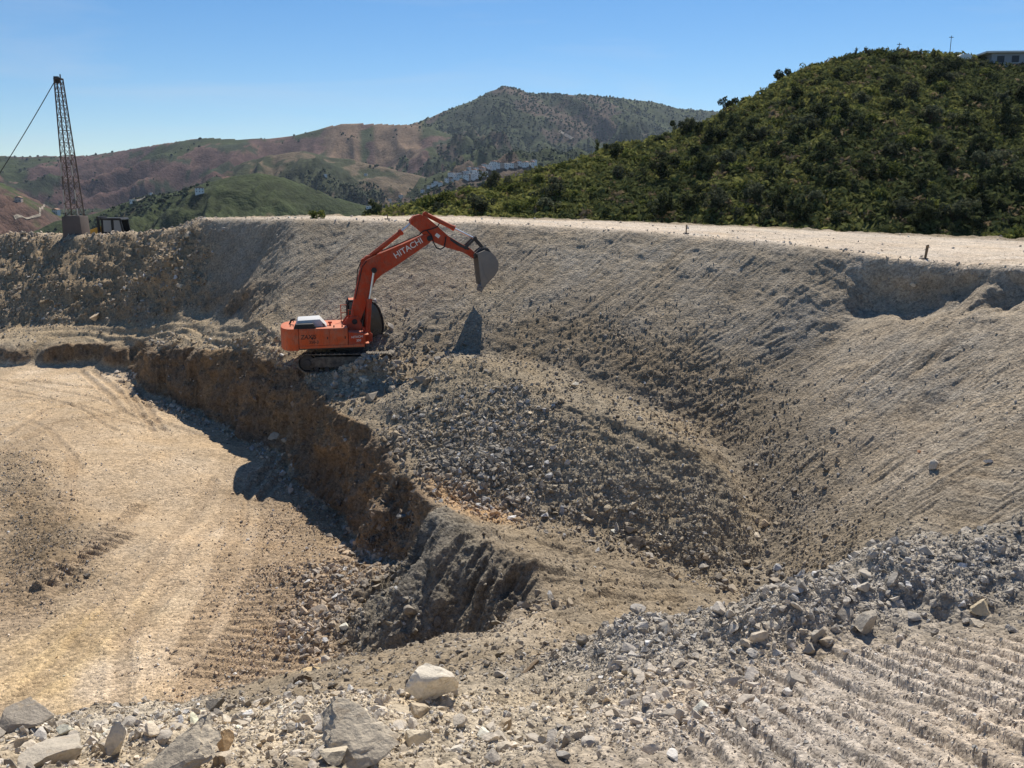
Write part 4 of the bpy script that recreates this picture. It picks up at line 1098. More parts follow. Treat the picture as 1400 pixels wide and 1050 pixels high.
rb_ = MB(); rb_.beam((-1.04, -0.8, 1.3), (-1.06, -0.8, 3.0), 0.16, 0.2); rb_.beam((-1.04, 0.8, 1.3), (-1.06, 0.8, 3.0), 0.16, 0.2); rb_.beam((-1.06, -0.9, 3.0), (-1.06, 0.9, 3.0), 0.2, 0.16); rb_.build('roll_bar', BLACK, bh, 0.02)
WGL = paint_mat('window_glass', (0.22, 0.25, 0.27), 0.12, amount=0.2, spec=0.7)
for x0, x1 in ((-0.66, 0.02), (0.24, 0.80)):
    w = MB(); w.prism([(x0, 1.76), (x1 + (0.1 if x1 > 0.5 else 0), 1.76), (x1, 2.76), (x0 + 0.02, 2.76)], -0.80, -0.775); w.build('window', WGL, bh)
bkp = MB(); bkp.box((0.1, 0.75, 2.2), (1.7, 0.05, 1.1)); bkp.build('side_panel', BLACK, bh)
st_ = MB(); st_.box((-0.1, 0, 1.95), (0.5, 0.5, 0.6)); st_.build('seat', BLACK, bh, 0.05)
for x, r_, yy in ((-1.7, 0.48, -0.85), (-1.7, 0.48, 0.85), (0.9, 0.72, -0.9), (0.9, 0.72, 0.9)):
    w = MB(); w.bar((x, yy - 0.2, r_), (x, yy + 0.2, r_), r_, 28); wh = w.build('wheel', BLACK, bh, 0.05)
    w = MB(); w.bar((x, yy - 0.215, r_), (x, yy + 0.215, r_), r_ * 0.5, 20); w.build('rim', YEL, wh, 0.01)

# ------------------------------------------------------------------ survey stakes on the platform
WOOD = paint_mat('weathered_wood', (0.17, 0.12, 0.075), 0.85, amount=0.4, dirt=(0.3, 0.25, 0.2), scale=6, spec=0.1)
def stake(px, py, d, hgt, lean, label, w=0.07, wedge=False):
    p = P(px, py, d)
    p = np.array([p[0], p[1], surf(p[0], p[1])[2]])
    s = empty('survey_stake', p)
    tag(s, label, 'stake')
    m = MB(); m.prism([(-w / 2, -0.15), (w / 2, -0.15), (w / 2 * 1.1 + lean, hgt * 0.96), (lean, hgt), (-w / 2 * (1.6 if wedge else 1.0) + lean, hgt * 0.93)], -0.025, 0.025); m.build('post', WOOD, s, 0.004)
    m = MB(); m.box((lean * 0.9, 0, hgt * 0.86), (w * 1.25, 0.058, hgt * 0.07)); m.build('paint_mark', paint_mat('stake_paint', (0.35, 0.22, 0.10), 0.7), s)
    m = MB()
    for k in range(5):
        a_ = k * 1.25; r = bmesh.ops.create_icosphere(m.bm, subdivisions=1, radius=0.07 + 0.03 * (k % 2))
        bmesh.ops.transform(m.bm, matrix=Matrix.Translation((0.12 * math.cos(a_), 0.12 * math.sin(a_), 0.02)) @ Matrix.Diagonal((1, 1, 0.6, 1)), verts=r['verts'])
    m.build('packed_earth', CONC, s)
    return s
stake(1265, 346, 40.5, 0.66, 0.09, 'thick wooden survey stake standing near the right end of the pale platform', 0.09, True)
stake(938, 319.5, 49.5, 0.5, 0.0, 'thin wooden survey stake standing on the rim below the middle of the scrub hill', 0.06)
stake(530, 300.5, 57, 0.36, 0.0, 'tiny survey stake on the far rim left of the boom tip', 0.05)

# ------------------------------------------------------------------ loose stone
def hull_rock(seed, npts, flat=0.7):
    r = np.random.default_rng(seed)
    v = r.normal(size=(npts, 3)); v /= np.linalg.norm(v, axis=1, keepdims=True)
    v *= r.uniform(0.75, 1.0, (npts, 1))
    v *= np.array([1.0, r.uniform(0.6, 0.95), r.uniform(0.45, 0.85) * flat / 0.7])
    bm = bmesh.new()
    for p in v: bm.verts.new(p)
    bmesh.ops.convex_hull(bm, input=bm.verts)
    bmesh.ops.delete(bm, geom=[w for w in bm.verts if not w.link_faces], context='VERTS')
    bmesh.ops.triangulate(bm, faces=bm.faces)
    bm.verts.ensure_lookup_table(); bm.verts.index_update()
    V = np.array([w.co[:] for w in bm.verts]); Fc = np.array([[w.index for w in f.verts] for f in bm.faces])
    bm.free()
    return V, Fc
SMALL = [hull_rock(500 + k, 9 + k % 5) for k in range(18)]

def cut_rock(seed, sub=3, flat=0.75, cuts=16, rough=0.035):
    """a lump of rock split along planes, then weathered"""
    r = np.random.default_rng(seed)
    bm = bmesh.new(); bmesh.ops.create_icosphere(bm, subdivisions=sub, radius=1)
    V = np.array([w.co[:] for w in bm.verts]); Fc = np.array([[w.index for w in f.verts] for f in bm.faces]); bm.free()
    for _ in range(cuts):
        n = r.normal(size=3); n /= np.linalg.norm(n); d = r.uniform(0.30, 0.80)
        h = V @ n - d
        V = V - np.where(h > 0, h, 0)[:, None] * n
    Vf = V.astype(np.float32)
    V = V * (1 + rough * fbm(Vf + seed, 2.2, 4, seed % 50)[:, None] * 2) + 0.03 * np.stack([vnoise(Vf + seed, 9.0, k + 3) for k in range(3)], 1) * (rough / 0.05)
    V = V * np.array([1, 0.8, flat])
    V /= np.abs(V).max()
    return V, Fc
def rock_mat():
    m, n, l, b = new_mat('rock')
    oi = n.new('ShaderNodeObjectInfo'); tc = n.new('ShaderNodeTexCoord')
    nz = n.new('ShaderNodeTexNoise'); nz.inputs['Scale'].default_value = 5.0; nz.inputs['Detail'].default_value = 9; nz.inputs['Roughness'].default_value = 0.72
    nf = n.new('ShaderNodeTexNoise'); nf.inputs['Scale'].default_value = 32; nf.inputs['Detail'].default_value = 5
    pg = n.new('ShaderNodeNewGeometry'); l.new(pg.outputs['Position'], nz.inputs['Vector']); l.new(pg.outputs['Position'], nf.inputs['Vector'])
    ad = n.new('ShaderNodeMath'); ad.operation = 'MULTIPLY_ADD'; ad.inputs[1].default_value = 0.5
    l.new(nf.outputs['Fac'], ad.inputs[0]); l.new(nz.outputs['Fac'], ad.inputs[2])
    mr = n.new('ShaderNodeMapRange'); mr.inputs['From Min'].default_value = 0.45; mr.inputs['From Max'].default_value = 1.05
    mr.inputs['To Min'].default_value = 0.62; mr.inputs['To Max'].default_value = 1.35
    l.new(ad.outputs[0], mr.inputs['Value'])
    vm = n.new('ShaderNodeVectorMath'); vm.operation = 'SCALE'
    l.new(oi.outputs['Color'], vm.inputs[0]); l.new(mr.outputs[0], vm.inputs['Scale'])
    # rusty and chalky veins
    nv = n.new('ShaderNodeTexNoise'); nv.inputs['Scale'].default_value = 1.6; nv.inputs['Detail'].default_value = 4; nv.inputs['Distortion'].default_value = 1.5
    l.new(tc.outputs['Object'], nv.inputs['Vector'])
    m2 = n.new('ShaderNodeMapRange'); m2.inputs['From Min'].default_value = 0.58; m2.inputs['From Max'].default_value = 0.68; m2.inputs['To Max'].default_value = 0.55
    l.new(nv.outputs['Fac'], m2.inputs['Value'])
    mx = n.new('ShaderNodeMix'); mx.data_type = 'RGBA'; mx.inputs['B'].default_value = (0.42, 0.31, 0.19, 1)
    l.new(m2.outputs[0], mx.inputs['Factor']); l.new(vm.outputs[0], mx.inputs['A'])
    sx = n.new('ShaderNodeSeparateXYZ'); l.new(pg.outputs['Normal'], sx.inputs[0])
    md = n.new('ShaderNodeMapRange'); md.inputs['From Min'].default_value = 0.45; md.inputs['From Max'].default_value = 0.9; md.inputs['To Max'].default_value = 0.75
    l.new(sx.outputs['Z'], md.inputs['Value'])
    mm_ = n.new('ShaderNodeMath'); mm_.operation = 'MULTIPLY'; l.new(md.outputs[0], mm_.inputs[0]); l.new(nz.outputs['Fac'], mm_.inputs[1])
    mxd = n.new('ShaderNodeMix'); mxd.data_type = 'RGBA'; mxd.inputs['B'].default_value = (0.44, 0.38, 0.30, 1)
    l.new(mm_.outputs[0], mxd.inputs['Factor']); l.new(mx.outputs['Result'], mxd.inputs['A'])
    l.new(mxd.outputs['Result'], b.inputs['Base Color'])
    bp = n.new('ShaderNodeBump'); bp.inputs['Distance'].default_value = 0.022
    l.new(ad.outputs[0], bp.inputs['Height']); l.new(bp.outputs['Normal'], b.inputs['Normal'])
    b.inputs['Roughness'].default_value = 0.92; b.inputs['Specular IOR Level'].default_value = 0.15
    return m
M_ROCK = rock_mat()

def rand_rot(n, r, tilt=1.0):
    q = r.normal(size=(n, 4)); q[:, 1:3] *= tilt; q /= np.linalg.norm(q, axis=1, keepdims=True)
    w, x, y, z = q.T
    return np.stack([np.stack([1 - 2 * (y * y + z * z), 2 * (x * y - z * w), 2 * (x * z + y * w)], 1),
                     np.stack([2 * (x * y + z * w), 1 - 2 * (x * x + z * z), 2 * (y * z - x * w)], 1),
                     np.stack([2 * (x * z - y * w), 2 * (y * z + x * w), 1 - 2 * (x * x + y * y)], 1)], 1)

G = PD.reshape(NC, NR, 3)
du = np.zeros((NC, NR, 3), np.float32); dv_ = np.zeros_like(du)
du[:-1] = G[1:] - G[:-1]; dv_[:, :-1] = G[:, 1:] - G[:, :-1]
AREA = np.linalg.norm(np.cross(du, dv_), axis=2).ravel()
INF = (np.abs(np.repeat(az, NR)) < math.radians(35)) & (DIST > 3.2)
s_cf, o_cf = path_coords(X, Y, BL['cliff_foot'])
footband = sst(2.2, 0.4, np.abs(o_cf)) * (DIST < 62)
s_sf, o_sf = path_coords(X, Y, BL['spoil_foot'])
spfoot = sst(2.6, 0.5, np.abs(o_sf)) * (s_sf > 2)
s_rm, o_rm = path_coords(X, Y, BL['rim'])
rimband = sst(1.2, 0.3, np.abs(o_rm)) * K['platform']
near_bank = ((DIST < 27) & (K['floor'] < 0.3) & (Y > 9)).astype(np.float32) * (1 - K['berm']) * (1 - K['rubble'])
mach = np.exp(-((X - U(520, 508)[0]) ** 2 + (Y - U(545, 506)[1]) ** 2) / 4.5)
ch_rock = np.exp(-((X - U(640, 630)[0]) ** 2 / 6 + (Y - U(640, 630)[1]) ** 2 / 9)) * (K['spoil'] > 0.2)
pitright = region([(440, 770), (500, 760), (545, 775), (500, 850), (440, 900), (400, 905)], 3)
pitright = mask_at(pitright, XW, YW)
clump = sst(-0.35, 0.35, n2 + 0.6 * n1)
ZONES = [
    # name, weight, count, smin, smax, exponent, label of the ones big enough to single out
    ('near rubble', K['rubble'] * (0.3 + clump), 34000, 0.009, 0.10, 2.05, 'angular pale rock lying loose in the rubble along the bottom of the view', 'loose rocks in the near rubble'),
    ('berm', (K['berm'] + 0.5 * K['bermback']) * (0.25 + clump) * (DIST < 15), 34000, 0.009, 0.12, 2.15, 'angular grey rock lying loose on the grey rubble berm at the right', 'loose rocks on the grey berm'),
    ('tracks', K['tracks'] * (DIST < 11) * (1.3 - K['berm']) * (0.5 + clump), 16000, 0.005, 0.032, 2.3, None, None),
    ('bank', near_bank * (0.3 + clump), 12000, 0.02, 0.11, 2.2, 'brown stone lying on the dirt bank below the near rubble', 'stones on the near dirt bank'),
    ('spoil', (K['spoil'] + 0.25 * sst(4.5, 1, np.abs(o_sf)) * (s_sf > 2)) * (0.4 + clump), 16000, 0.02, 0.10, 2.5, 'dark grey rock on the face of the tipped spoil heap', 'rocks on the spoil heap'),
    ('spoil rocks', ch_rock, 3000, 0.05, 0.24, 2.1, 'dark grey rock on the face of the tipped spoil heap', 'rocks on the spoil heap'),
    ('spoil foot', spfoot * (0.3 + clump), 2500, 0.04, 0.26, 1.9, 'grey rock that rolled to the foot of the spoil heap', 'rocks at the foot of the spoil heap'),
    ('low', (K['lowdark'] + K['spoiltop'] + 0.5 * K['bench'] + 1.6 * CREASE) * (0.3 + clump), 12000, 0.028, 0.16, 2.4, None, None),
    ('slope', K['slope'] * (0.25 + clump) * (0.4 + 0.6 * sst(0.5, 6, SLOPE_T)), 6500, 0.018, 0.09, 2.6, 'small pale stone stuck in the dug main slope', 'stones in the main slope'),
    ('left', K['left'] * (0.4 + clump), 7000, 0.05, 0.30, 2.1, 'brown rock standing out of the rough dug face at the far left', 'rocks in the far left face'),
    ('floor', K['floor'] * (0.1 + 0.9 * clump), 12000, 0.014, 0.07, 2.5, None, None),
    ('brown floor', K['floor'] * np.maximum(K['brownfloor'], K['darkleft']) * (0.4 + clump), 14000, 0.018, 0.10, 2.4, None, None),
    ('cliff foot', footband * (0.4 + clump), 4500, 0.04, 0.28, 1.9, 'broken rock fallen to the foot of the brown cut bank', 'fallen rocks along the cut bank'),
    ('pit corner', pitright * (0.4 + clump) * (1 - 0.85 * K['greyface']), 3000, 0.04, 0.24, 1.9, 'broken rock in the rubble below the grey slate face', 'rocks below the grey face'),
    ('by machine', mach, 800, 0.06, 0.34, 1.7, 'rock dug loose in front of the excavator tracks', 'rocks dug loose by the excavator'),
    ('platform', K['platform'] * (0.1 + rimband * 3) + 0.6 * K['behind'] * sst(72, 62, Y), 2500, 0.03, 0.16, 2.2, None, None),
]
stones = []
for zi, (nm, wgt, cnt, smin, smax, ex_, lab, grp) in enumerate(ZONES):
    p = wgt * AREA * INF * (1 if nm == 'pit corner' else 1 - 0.92 * K['cliff'])
    p = np.clip(p, 0, None); p = p / p.sum()
    i = rng.choice(len(p), cnt, p=p)
    s = np.minimum(smin * rng.uniform(1e-4, 1, cnt) ** (-1 / ex_), smax * rng.uniform(0.6, 1.0, cnt))
    pos = PD[i] + du.reshape(-1, 3)[i] * rng.uniform(0, 1, (cnt, 1)) + dv_.reshape(-1, 3)[i] * rng.uniform(0, 1, (cnt, 1))
    stones.append((np.full(cnt, zi), i, s, pos))
SZ = np.concatenate([t[0] for t in stones]); SI = np.concatenate([t[1] for t in stones]); SS = np.concatenate([t[2] for t in stones]); SP_ = np.concatenate([t[3] for t in stones])
tone = (rng.normal(1.16, 0.24, len(SZ)) + 0.2 * np.isin(SZ, [10, 11])).clip(0.65, 1.9)
scol = col[SI] * tone[:, None]
grey = scol.mean(1, keepdims=True)
mixg = rng.uniform(0, 0.75, (len(SZ), 1))
scol = scol * (1 - mixg) + grey * C(1.06, 1.0, 0.92) * mixg
blue = (rng.uniform(size=len(SZ)) < np.where(np.isin(SZ, [1, 4, 5]), 0.12, 0.03))[:, None]
scol = np.where(blue, grey * C(1.04, 1.0, 0.93), scol)
white = (rng.uniform(size=len(SZ)) < 0.03)[:, None]
scol = np.where(white, np.clip(grey * 1.0 + 0.24, 0, 0.68) * C(1, 0.97, 0.92), scol).clip(0.03, 0.75)
# the stones that show largest become objects of their own
score = SS / np.linalg.norm(SP_, axis=1)
has = np.array([z[6] is not None for z in ZONES])[SZ]
px_ = 700 + SP_[:, 0] / (SP_[:, 1] * CP - SP_[:, 2] * SP) * FPX
vis = (px_ > -10) & (px_ < 1410) & has
order = np.argsort(-score * vis)
big = order[:270]
small = np.ones(len(SZ), bool); small[big] = False
Vs, Fs, Cs, nv_ = [], [], [], 0
var = rng.integers(0, len(SMALL), len(SZ))
for v in range(len(SMALL)):
    k = np.nonzero((var == v) & small)[0]
    if not len(k): continue
    bv, bf = SMALL[v]
    Rm = rand_rot(len(k), rng, 0.55)
    pts_ = np.einsum('nij,vj->nvi', Rm, bv) * SS[k][:, None, None] + SP_[k][:, None, :] + np.array([0, 0, 0.25])[None, None] * SS[k][:, None, None]
    Vs.append(pts_.reshape(-1, 3)); Cs.append(np.repeat(scol[k], len(bv), axis=0))
    Fs.append((bf[None] + (np.arange(len(k)) * len(bv))[:, None, None] + nv_).reshape(-1, 3)); nv_ += len(k) * len(bv)
rub = link('gravel', fast_mesh('gravel', np.concatenate(Vs), np.concatenate(Fs), np.concatenate(Cs)), M_STONE)
tag(rub, kind='stuff')
BIGV = []
for k in range(12):
    bv, bf = cut_rock(700 + k, 3, 0.42 + 0.05 * (k % 6))
    me = fast_mesh('rock', bv, bf, None, True); me.set_sharp_from_angle(angle=math.radians(28)); me.materials.append(M_ROCK); BIGV.append(me)
rot_big = rand_rot(len(big), rng, 0.28)
for j, k in enumerate(big):
    o = bpy.data.objects.new('rock', BIGV[k % 12]); COL.objects.link(o)
    z = ZONES[SZ[k]]
    s = float(SS[k]) * 1.1
    o.matrix_world = Matrix.Translation(Vector(SP_[k]) + Vector((0, 0, 0.22 * s))) @ Matrix(rot_big[j].tolist()).to_4x4() @ Matrix.Scale(s, 4)
    o.color = (*[float(min(c * 1.12, 0.8)) for c in scol[k]], 1)
    tag(o, z[6], 'rock', z[7])

# boulders that can be told apart
def boulder(px, py, wpx, hpx, dep, label, c, seed, rot=(0, 0, 0), sink=0.3, sub=4, name='boulder', rough=0.04, cuts=15):
    """a single boulder: (px, py) is the middle of its foot in the photo, wpx x hpx its size there"""
    u = U(px, py); u = surf(u[0], u[1])
    dist = math.sqrt(u[1] ** 2 + u[2] ** 2 + u[0] ** 2)
    w, h = wpx / FPX * dist / 2, hpx / FPX * dist / 2 * 0.85
    bv, bf = cut_rock(seed, sub, 1.0, cuts, rough)
    bv = bv / np.abs(bv).max(0)
    me = fast_mesh(name, bv * np.array([1, 1, 1]), bf, None, True); me.set_sharp_from_angle(angle=math.radians(30))
    o = link(name, me, M_ROCK)
    o.scale = (w, dep / FPX * dist / 2, h)
    o.rotation_euler = [math.radians(rot[0] + 10), math.radians(rot[1]), math.radians(rot[2])]
    o.location = Vector(u) + Vector((0, dep / FPX * dist * 0.3, h * (1 - 2 * sink)))
    o.color = (min(c[0] * 1.28, 0.8), min(c[1] * 1.24, 0.8), min(c[2] * 1.14, 0.8), 1)
    tag(o, label, 'boulder')
    return o
GREYR, TANR, PALER, DARKR, WHITER = (0.33, 0.30, 0.26), (0.42, 0.34, 0.24), (0.50, 0.46, 0.40), (0.16, 0.14, 0.12), (0.66, 0.63, 0.58)
boulder(592, 968, 76, 60, 50, 'white topped boulder with a shaded near face, standing alone on the bank', (0.56, 0.53, 0.48), 901, (-34, 4, 8), 0.12, 5)
boulder(466, 1052, 136, 30, 120, 'broadest flat grey slab in the near rubble with a dark hollow under its edge', (0.42, 0.375, 0.31), 902, (24, -9, 6), 0.05, 5, rough=0.10, cuts=22)
boulder(240, 1058, 155, 30, 80, 'long tilted grey slab rising to a pointed tip in the near rubble', (0.40, 0.355, 0.29), 903, (22, -24, 10), 0.1, 5, rough=0.10, cuts=22)
boulder(304, 1036, 22, 40, 26, 'rusty tan rock wedged against the end of the long tilted slab', (0.48, 0.34, 0.20), 904, (0, 10, 0), 0.2)
boulder(153, 1040, 26, 66, 26, 'upright pale splinter of rock left of the long tilted slab', PALER, 905, (8, 8, 20), 0.15)
boulder(138, 1000, 34, 26, 30, 'dark smooth rock behind the upright pale splinter', (0.17, 0.165, 0.16), 906, (10, 0, 0), 0.25)
boulder(30, 1022, 58, 30, 46, 'dark ridged rock at the far left end of the near rubble', (0.22, 0.20, 0.18), 907, (12, -14, 30), 0.3)
boulder(60, 1046, 74, 44, 60, 'rounded grey rock cluster piece at the lower left corner', (0.36, 0.33, 0.29), 908, (0, 10, 30), 0.3)
boulder(291, 968, 24, 24, 24, 'dark round rock on the brink right behind the pointed slab tip', (0.13, 0.125, 0.12), 909, (0, 0, 0), 0.25)
boulder(414, 936, 34, 24, 30, 'dark rock on the brink with a yellow flat stone on top', (0.15, 0.115, 0.08), 910, (0, 5, 0), 0.3, rough=0.12)
boulder(420, 919, 30, 9, 20, 'yellowish flat stone lying on the dark rock at the brink', (0.50, 0.36, 0.17), 911, (4, -6, 0), 0.0)
boulder(433, 952, 18, 24, 18, 'small upright grey block right of the dark rock at the brink', (0.38, 0.34, 0.28), 912, (0, 0, 0), 0.2)
boulder(688, 1000, 20, 38, 22, 'small upright brown stone right of the white topped boulder', (0.33, 0.26, 0.18), 913, (0, 8, 0), 0.2)
boulder(566, 1024, 40, 34, 40, 'pale angular slab with flat top below the white topped boulder', (0.52, 0.46, 0.36), 914, (25, 12, 0), 0.25)
boulder(508, 1040, 52, 40, 44, 'pale split block leaning against the broadest grey slab', (0.47, 0.42, 0.34), 915, (15, -10, 15), 0.25)
boulder(458, 1052, 46, 30, 40, 'knobbly pale rock under the overhang of the broadest grey slab', (0.45, 0.40, 0.32), 916, (0, 0, 10), 0.2)
boulder(660, 1020, 28, 16, 24, 'flat white stone in the near rubble at the bottom middle', WHITER, 917, (10, 0, 0), 0.3)
boulder(570, 985, 34, 22, 26, 'tan block at the left foot of the white topped boulder', (0.40, 0.33, 0.24), 918, (0, 0, 25), 0.25)
boulder(548, 1000, 36, 12, 26, 'thin flat tan stone just above the pale angular slab', (0.44, 0.37, 0.27), 919, (6, -4, 0), 0.2)
boulder(1061, 868, 36, 17, 26, 'pale flat disc shaped stone on the grey berm', (0.50, 0.46, 0.40), 920, (10, -4, 0), 0.2)
boulder(1119, 878, 24, 24, 24, 'smooth round grey stone near the flat disc stone on the berm', (0.30, 0.285, 0.265), 921, (0, 0, 0), 0.2)
boulder(1110, 894, 24, 22, 22, 'dark grey lump just below the smooth round stone on the berm', (0.25, 0.235, 0.22), 922, (0, 14, 0), 0.2)
boulder(1188, 866, 27, 40, 28, 'tallest grey block standing on the front of the berm', (0.37, 0.34, 0.30), 923, (5, 10, 15), 0.18)
boulder(1085, 943, 32, 18, 26, 'flat grey slate at the upper end of the crawler ridges', (0.31, 0.29, 0.27), 924, (14, -6, 0), 0.2)
boulder(1346, 838, 28, 20, 26, 'yellowish stone at the foot of the berm near the right edge', (0.46, 0.39, 0.28), 925, (0, 8, 0), 0.2)
boulder(1339, 855, 20, 14, 20, 'pale stone just left below the yellowish stone by the berm', (0.52, 0.46, 0.38), 926, (0, 0, 0), 0.2)
boulder(1015, 1006, 26, 24, 24, 'grey stone standing alone on the crawler ridges', (0.30, 0.28, 0.26), 927, (0, 0, 25), 0.2)
boulder(797, 884, 18, 22, 18, 'dark pointed rock at the left end of the berm crest', (0.22, 0.205, 0.19), 928, (0, 6, 0), 0.15)
boulder(872, 752, 34, 26, 26, 'dark rock mass half buried at the foot of the spoil heap', (0.14, 0.12, 0.10), 929, (0, 0, 0), 0.25)
boulder(866, 748, 13, 15, 12, 'tan rock in front of the dark mass at the spoil foot', (0.40, 0.32, 0.24), 930, (0, 10, 0), 0.1)
boulder(839, 733, 16, 9, 12, 'white stone left of the dark mass at the spoil foot', WHITER, 931, (0, 0, 0), 0.15)
boulder(1035, 738, 20, 9, 14, 'pale flat stone in the crease between spoil heap and main slope', (0.56, 0.50, 0.42), 932, (0, -8, 0), 0.15)
boulder(1047, 722, 13, 11, 12, 'brown block just above the pale flat stone in the crease', (0.38, 0.30, 0.22), 933, (0, 0, 0), 0.15)
boulder(1276, 646, 10, 17, 10, 'pale upright rock stuck alone in the lower right slope', (0.44, 0.41, 0.37), 934, (0, 15, 0), 0.15)
boulder(1352, 634, 10, 6, 8, 'pinkish white stone on the lower right slope', (0.68, 0.56, 0.50), 935, (0, -20, 0), 0.1)
boulder(1257, 620, 5, 4, 5, 'orange brick coloured fragment on the lower right slope', (0.42, 0.2, 0.11), 936, (0, 0, 0), 0.1)
boulder(470, 872, 20, 13, 16, 'white angular block at the lower edge of the pit floor', WHITER, 937, (0, -14, 0), 0.15)
boulder(479, 716, 10, 10, 9, 'pale rock beside the pit floor below the cut bank', (0.58, 0.52, 0.44), 938, (0, 0, 0), 0.15)
boulder(497, 526, 16, 12, 12, 'pale split rock in front of the excavator tracks', (0.55, 0.50, 0.43), 939, (0, 35, 0), 0.15)
boulder(129, 438, 12, 13, 11, 'orange tinted white rock at the foot of the left face', (0.66, 0.48, 0.33), 940, (0, 0, 0), 0.15)
boulder(248, 400, 20, 12, 14, 'large tan rock low in the left face below the dark hollow', (0.38, 0.31, 0.23), 941, (0, -8, 0), 0.2)
boulder(238, 372, 8, 8, 8, 'small white rock in the middle of the left face', (0.62, 0.58, 0.50), 942, (0, 0, 0), 0.1)
boulder(258, 327, 14, 12, 12, 'pale block near the top of the left face by the corner', (0.46, 0.40, 0.32), 943, (0, 0, 0), 0.15)
boulder(374, 606, 26, 16, 18, 'grey rock heap piece in the shadow at the foot of the cut bank', (0.30, 0.27, 0.23), 944, (0, -10, 0), 0.15)
boulder(395, 612, 22, 13, 16, 'second grey rock in the shadow right of the cut bank heap', (0.27, 0.24, 0.20), 945, (0, 12, 0), 0.15)
boulder(785, 531, 14, 8, 10, 'white flat rock on top of the spoil heap ridge', (0.62, 0.58, 0.50), 946, (0, -12, 0), 0.15)
boulder(874, 576, 11, 7, 9, 'pale rock near the right end of the spoil heap ridge', (0.58, 0.52, 0.43), 947, (0, 0, 0), 0.15)
boulder(118, 797, 9, 7, 8, 'single dark stone alone on the pale pit floor', (0.10, 0.09, 0.08), 948, (0, 0, 0), 0.1)
boulder(1250, 395, 10, 7, 8, 'pale stone lodged in the shaded bite under the rim', (0.48, 0.43, 0.37), 949, (0, 0, 0), 0.1)
# squared timber off-cut on the bank by the berm
tw = U(725, 920); tw = surf(tw[0], tw[1])
m = MB(); m.beam((-0.10, -0.12, 0.02), (0.10, 0.12, 0.10), 0.05, 0.045); tm = m.build('timber_offcut', WOOD, None, 0.012); tm.location = tw
tag(tm, 'brown squared timber off-cut lying at the left end of the berm', 'timber')

# ------------------------------------------------------------------ plants
def leaves(n, lobes, size, c0, c1, seed, up=0.3):
    """n leaf tufts spread through ellipsoid lobes [(x,y,z,rx,ry,rz)]"""
    r = np.random.default_rng(seed)
    lobes = np.array(lobes, dtype=float)
    vol = lobes[:, 3] * lobes[:, 4] * lobes[:, 5]
    k = r.choice(len(lobes), n, p=vol / vol.sum())
    d = r.normal(size=(n, 3)); d /= np.linalg.norm(d, axis=1, keepdims=True)
    rad = r.uniform(0.25, 1, n) ** 0.45
    c = lobes[k, :3] + d * rad[:, None] * lobes[k, 3:6] * r.uniform(0.85, 1.15, (n, 1))
    nr = d + r.normal(size=(n, 3)) * 0.7 + np.array([0, 0, up]); nr /= np.linalg.norm(nr, axis=1, keepdims=True)
    t = np.cross(nr, r.normal(size=(n, 3))); t /= np.linalg.norm(t, axis=1, keepdims=True)
    b = np.cross(nr, t)
    s = size * r.uniform(0.6, 1.3, (n, 1))
    a = r.uniform(0.4, 0.9, (n, 1))
    V = np.stack([c - t * s, c + b * s * a * 0.6 + nr * s * 0.15, c + t * s, c - b * s * a * 0.6 - nr * s * 0.1], 1).reshape(-1, 3)
    F_ = np.arange(4 * n).reshape(n, 4)
    m = r.uniform(0, 1, (n, 1)) ** 1.3
    cc = np.repeat(c0 * (1 - m) + c1 * m, 4, axis=0) * np.repeat(r.uniform(0.75, 1.25, (n, 1)), 4, axis=0)
    return V, F_, cc

def trunk_mesh(name, h, r, limbs, seed):
    rr_ = random.Random(seed)
    m = MB()
    p = Vector((0, 0, -0.3)); n = 4
    pts_ = [p] + [Vector((rr_.uniform(-0.1, 0.1) * h * k / n, rr_.uniform(-0.1, 0.1) * h * k / n, h * k / n)) for k in range(1, n + 1)]
    for k in range(n): m.bar(pts_[k], pts_[k + 1], r * (1 - 0.15 * k), 7, r * (1 - 0.15 * (k + 1)))
    for k in range(limbs):
        a = k / limbs * 6.28 + rr_.uniform(-0.4, 0.4); b0_ = pts_[2 + k % 3]
        e1 = b0_ + Vector((math.cos(a) * h * 0.28, math.sin(a) * h * 0.28, h * 0.28)); e2 = e1 + Vector((math.cos(a) * h * 0.22, math.sin(a) * h * 0.22, h * 0.3))
        m.bar(b0_, e1, r * 0.5, 6, r * 0.35); m.bar(e1, e2, r * 0.35, 5, r * 0.15)
    me = bpy.data.meshes.new(name); m.bm.to_mesh(me); m.bm.free(); me.materials.append(M_BARK)
    return me

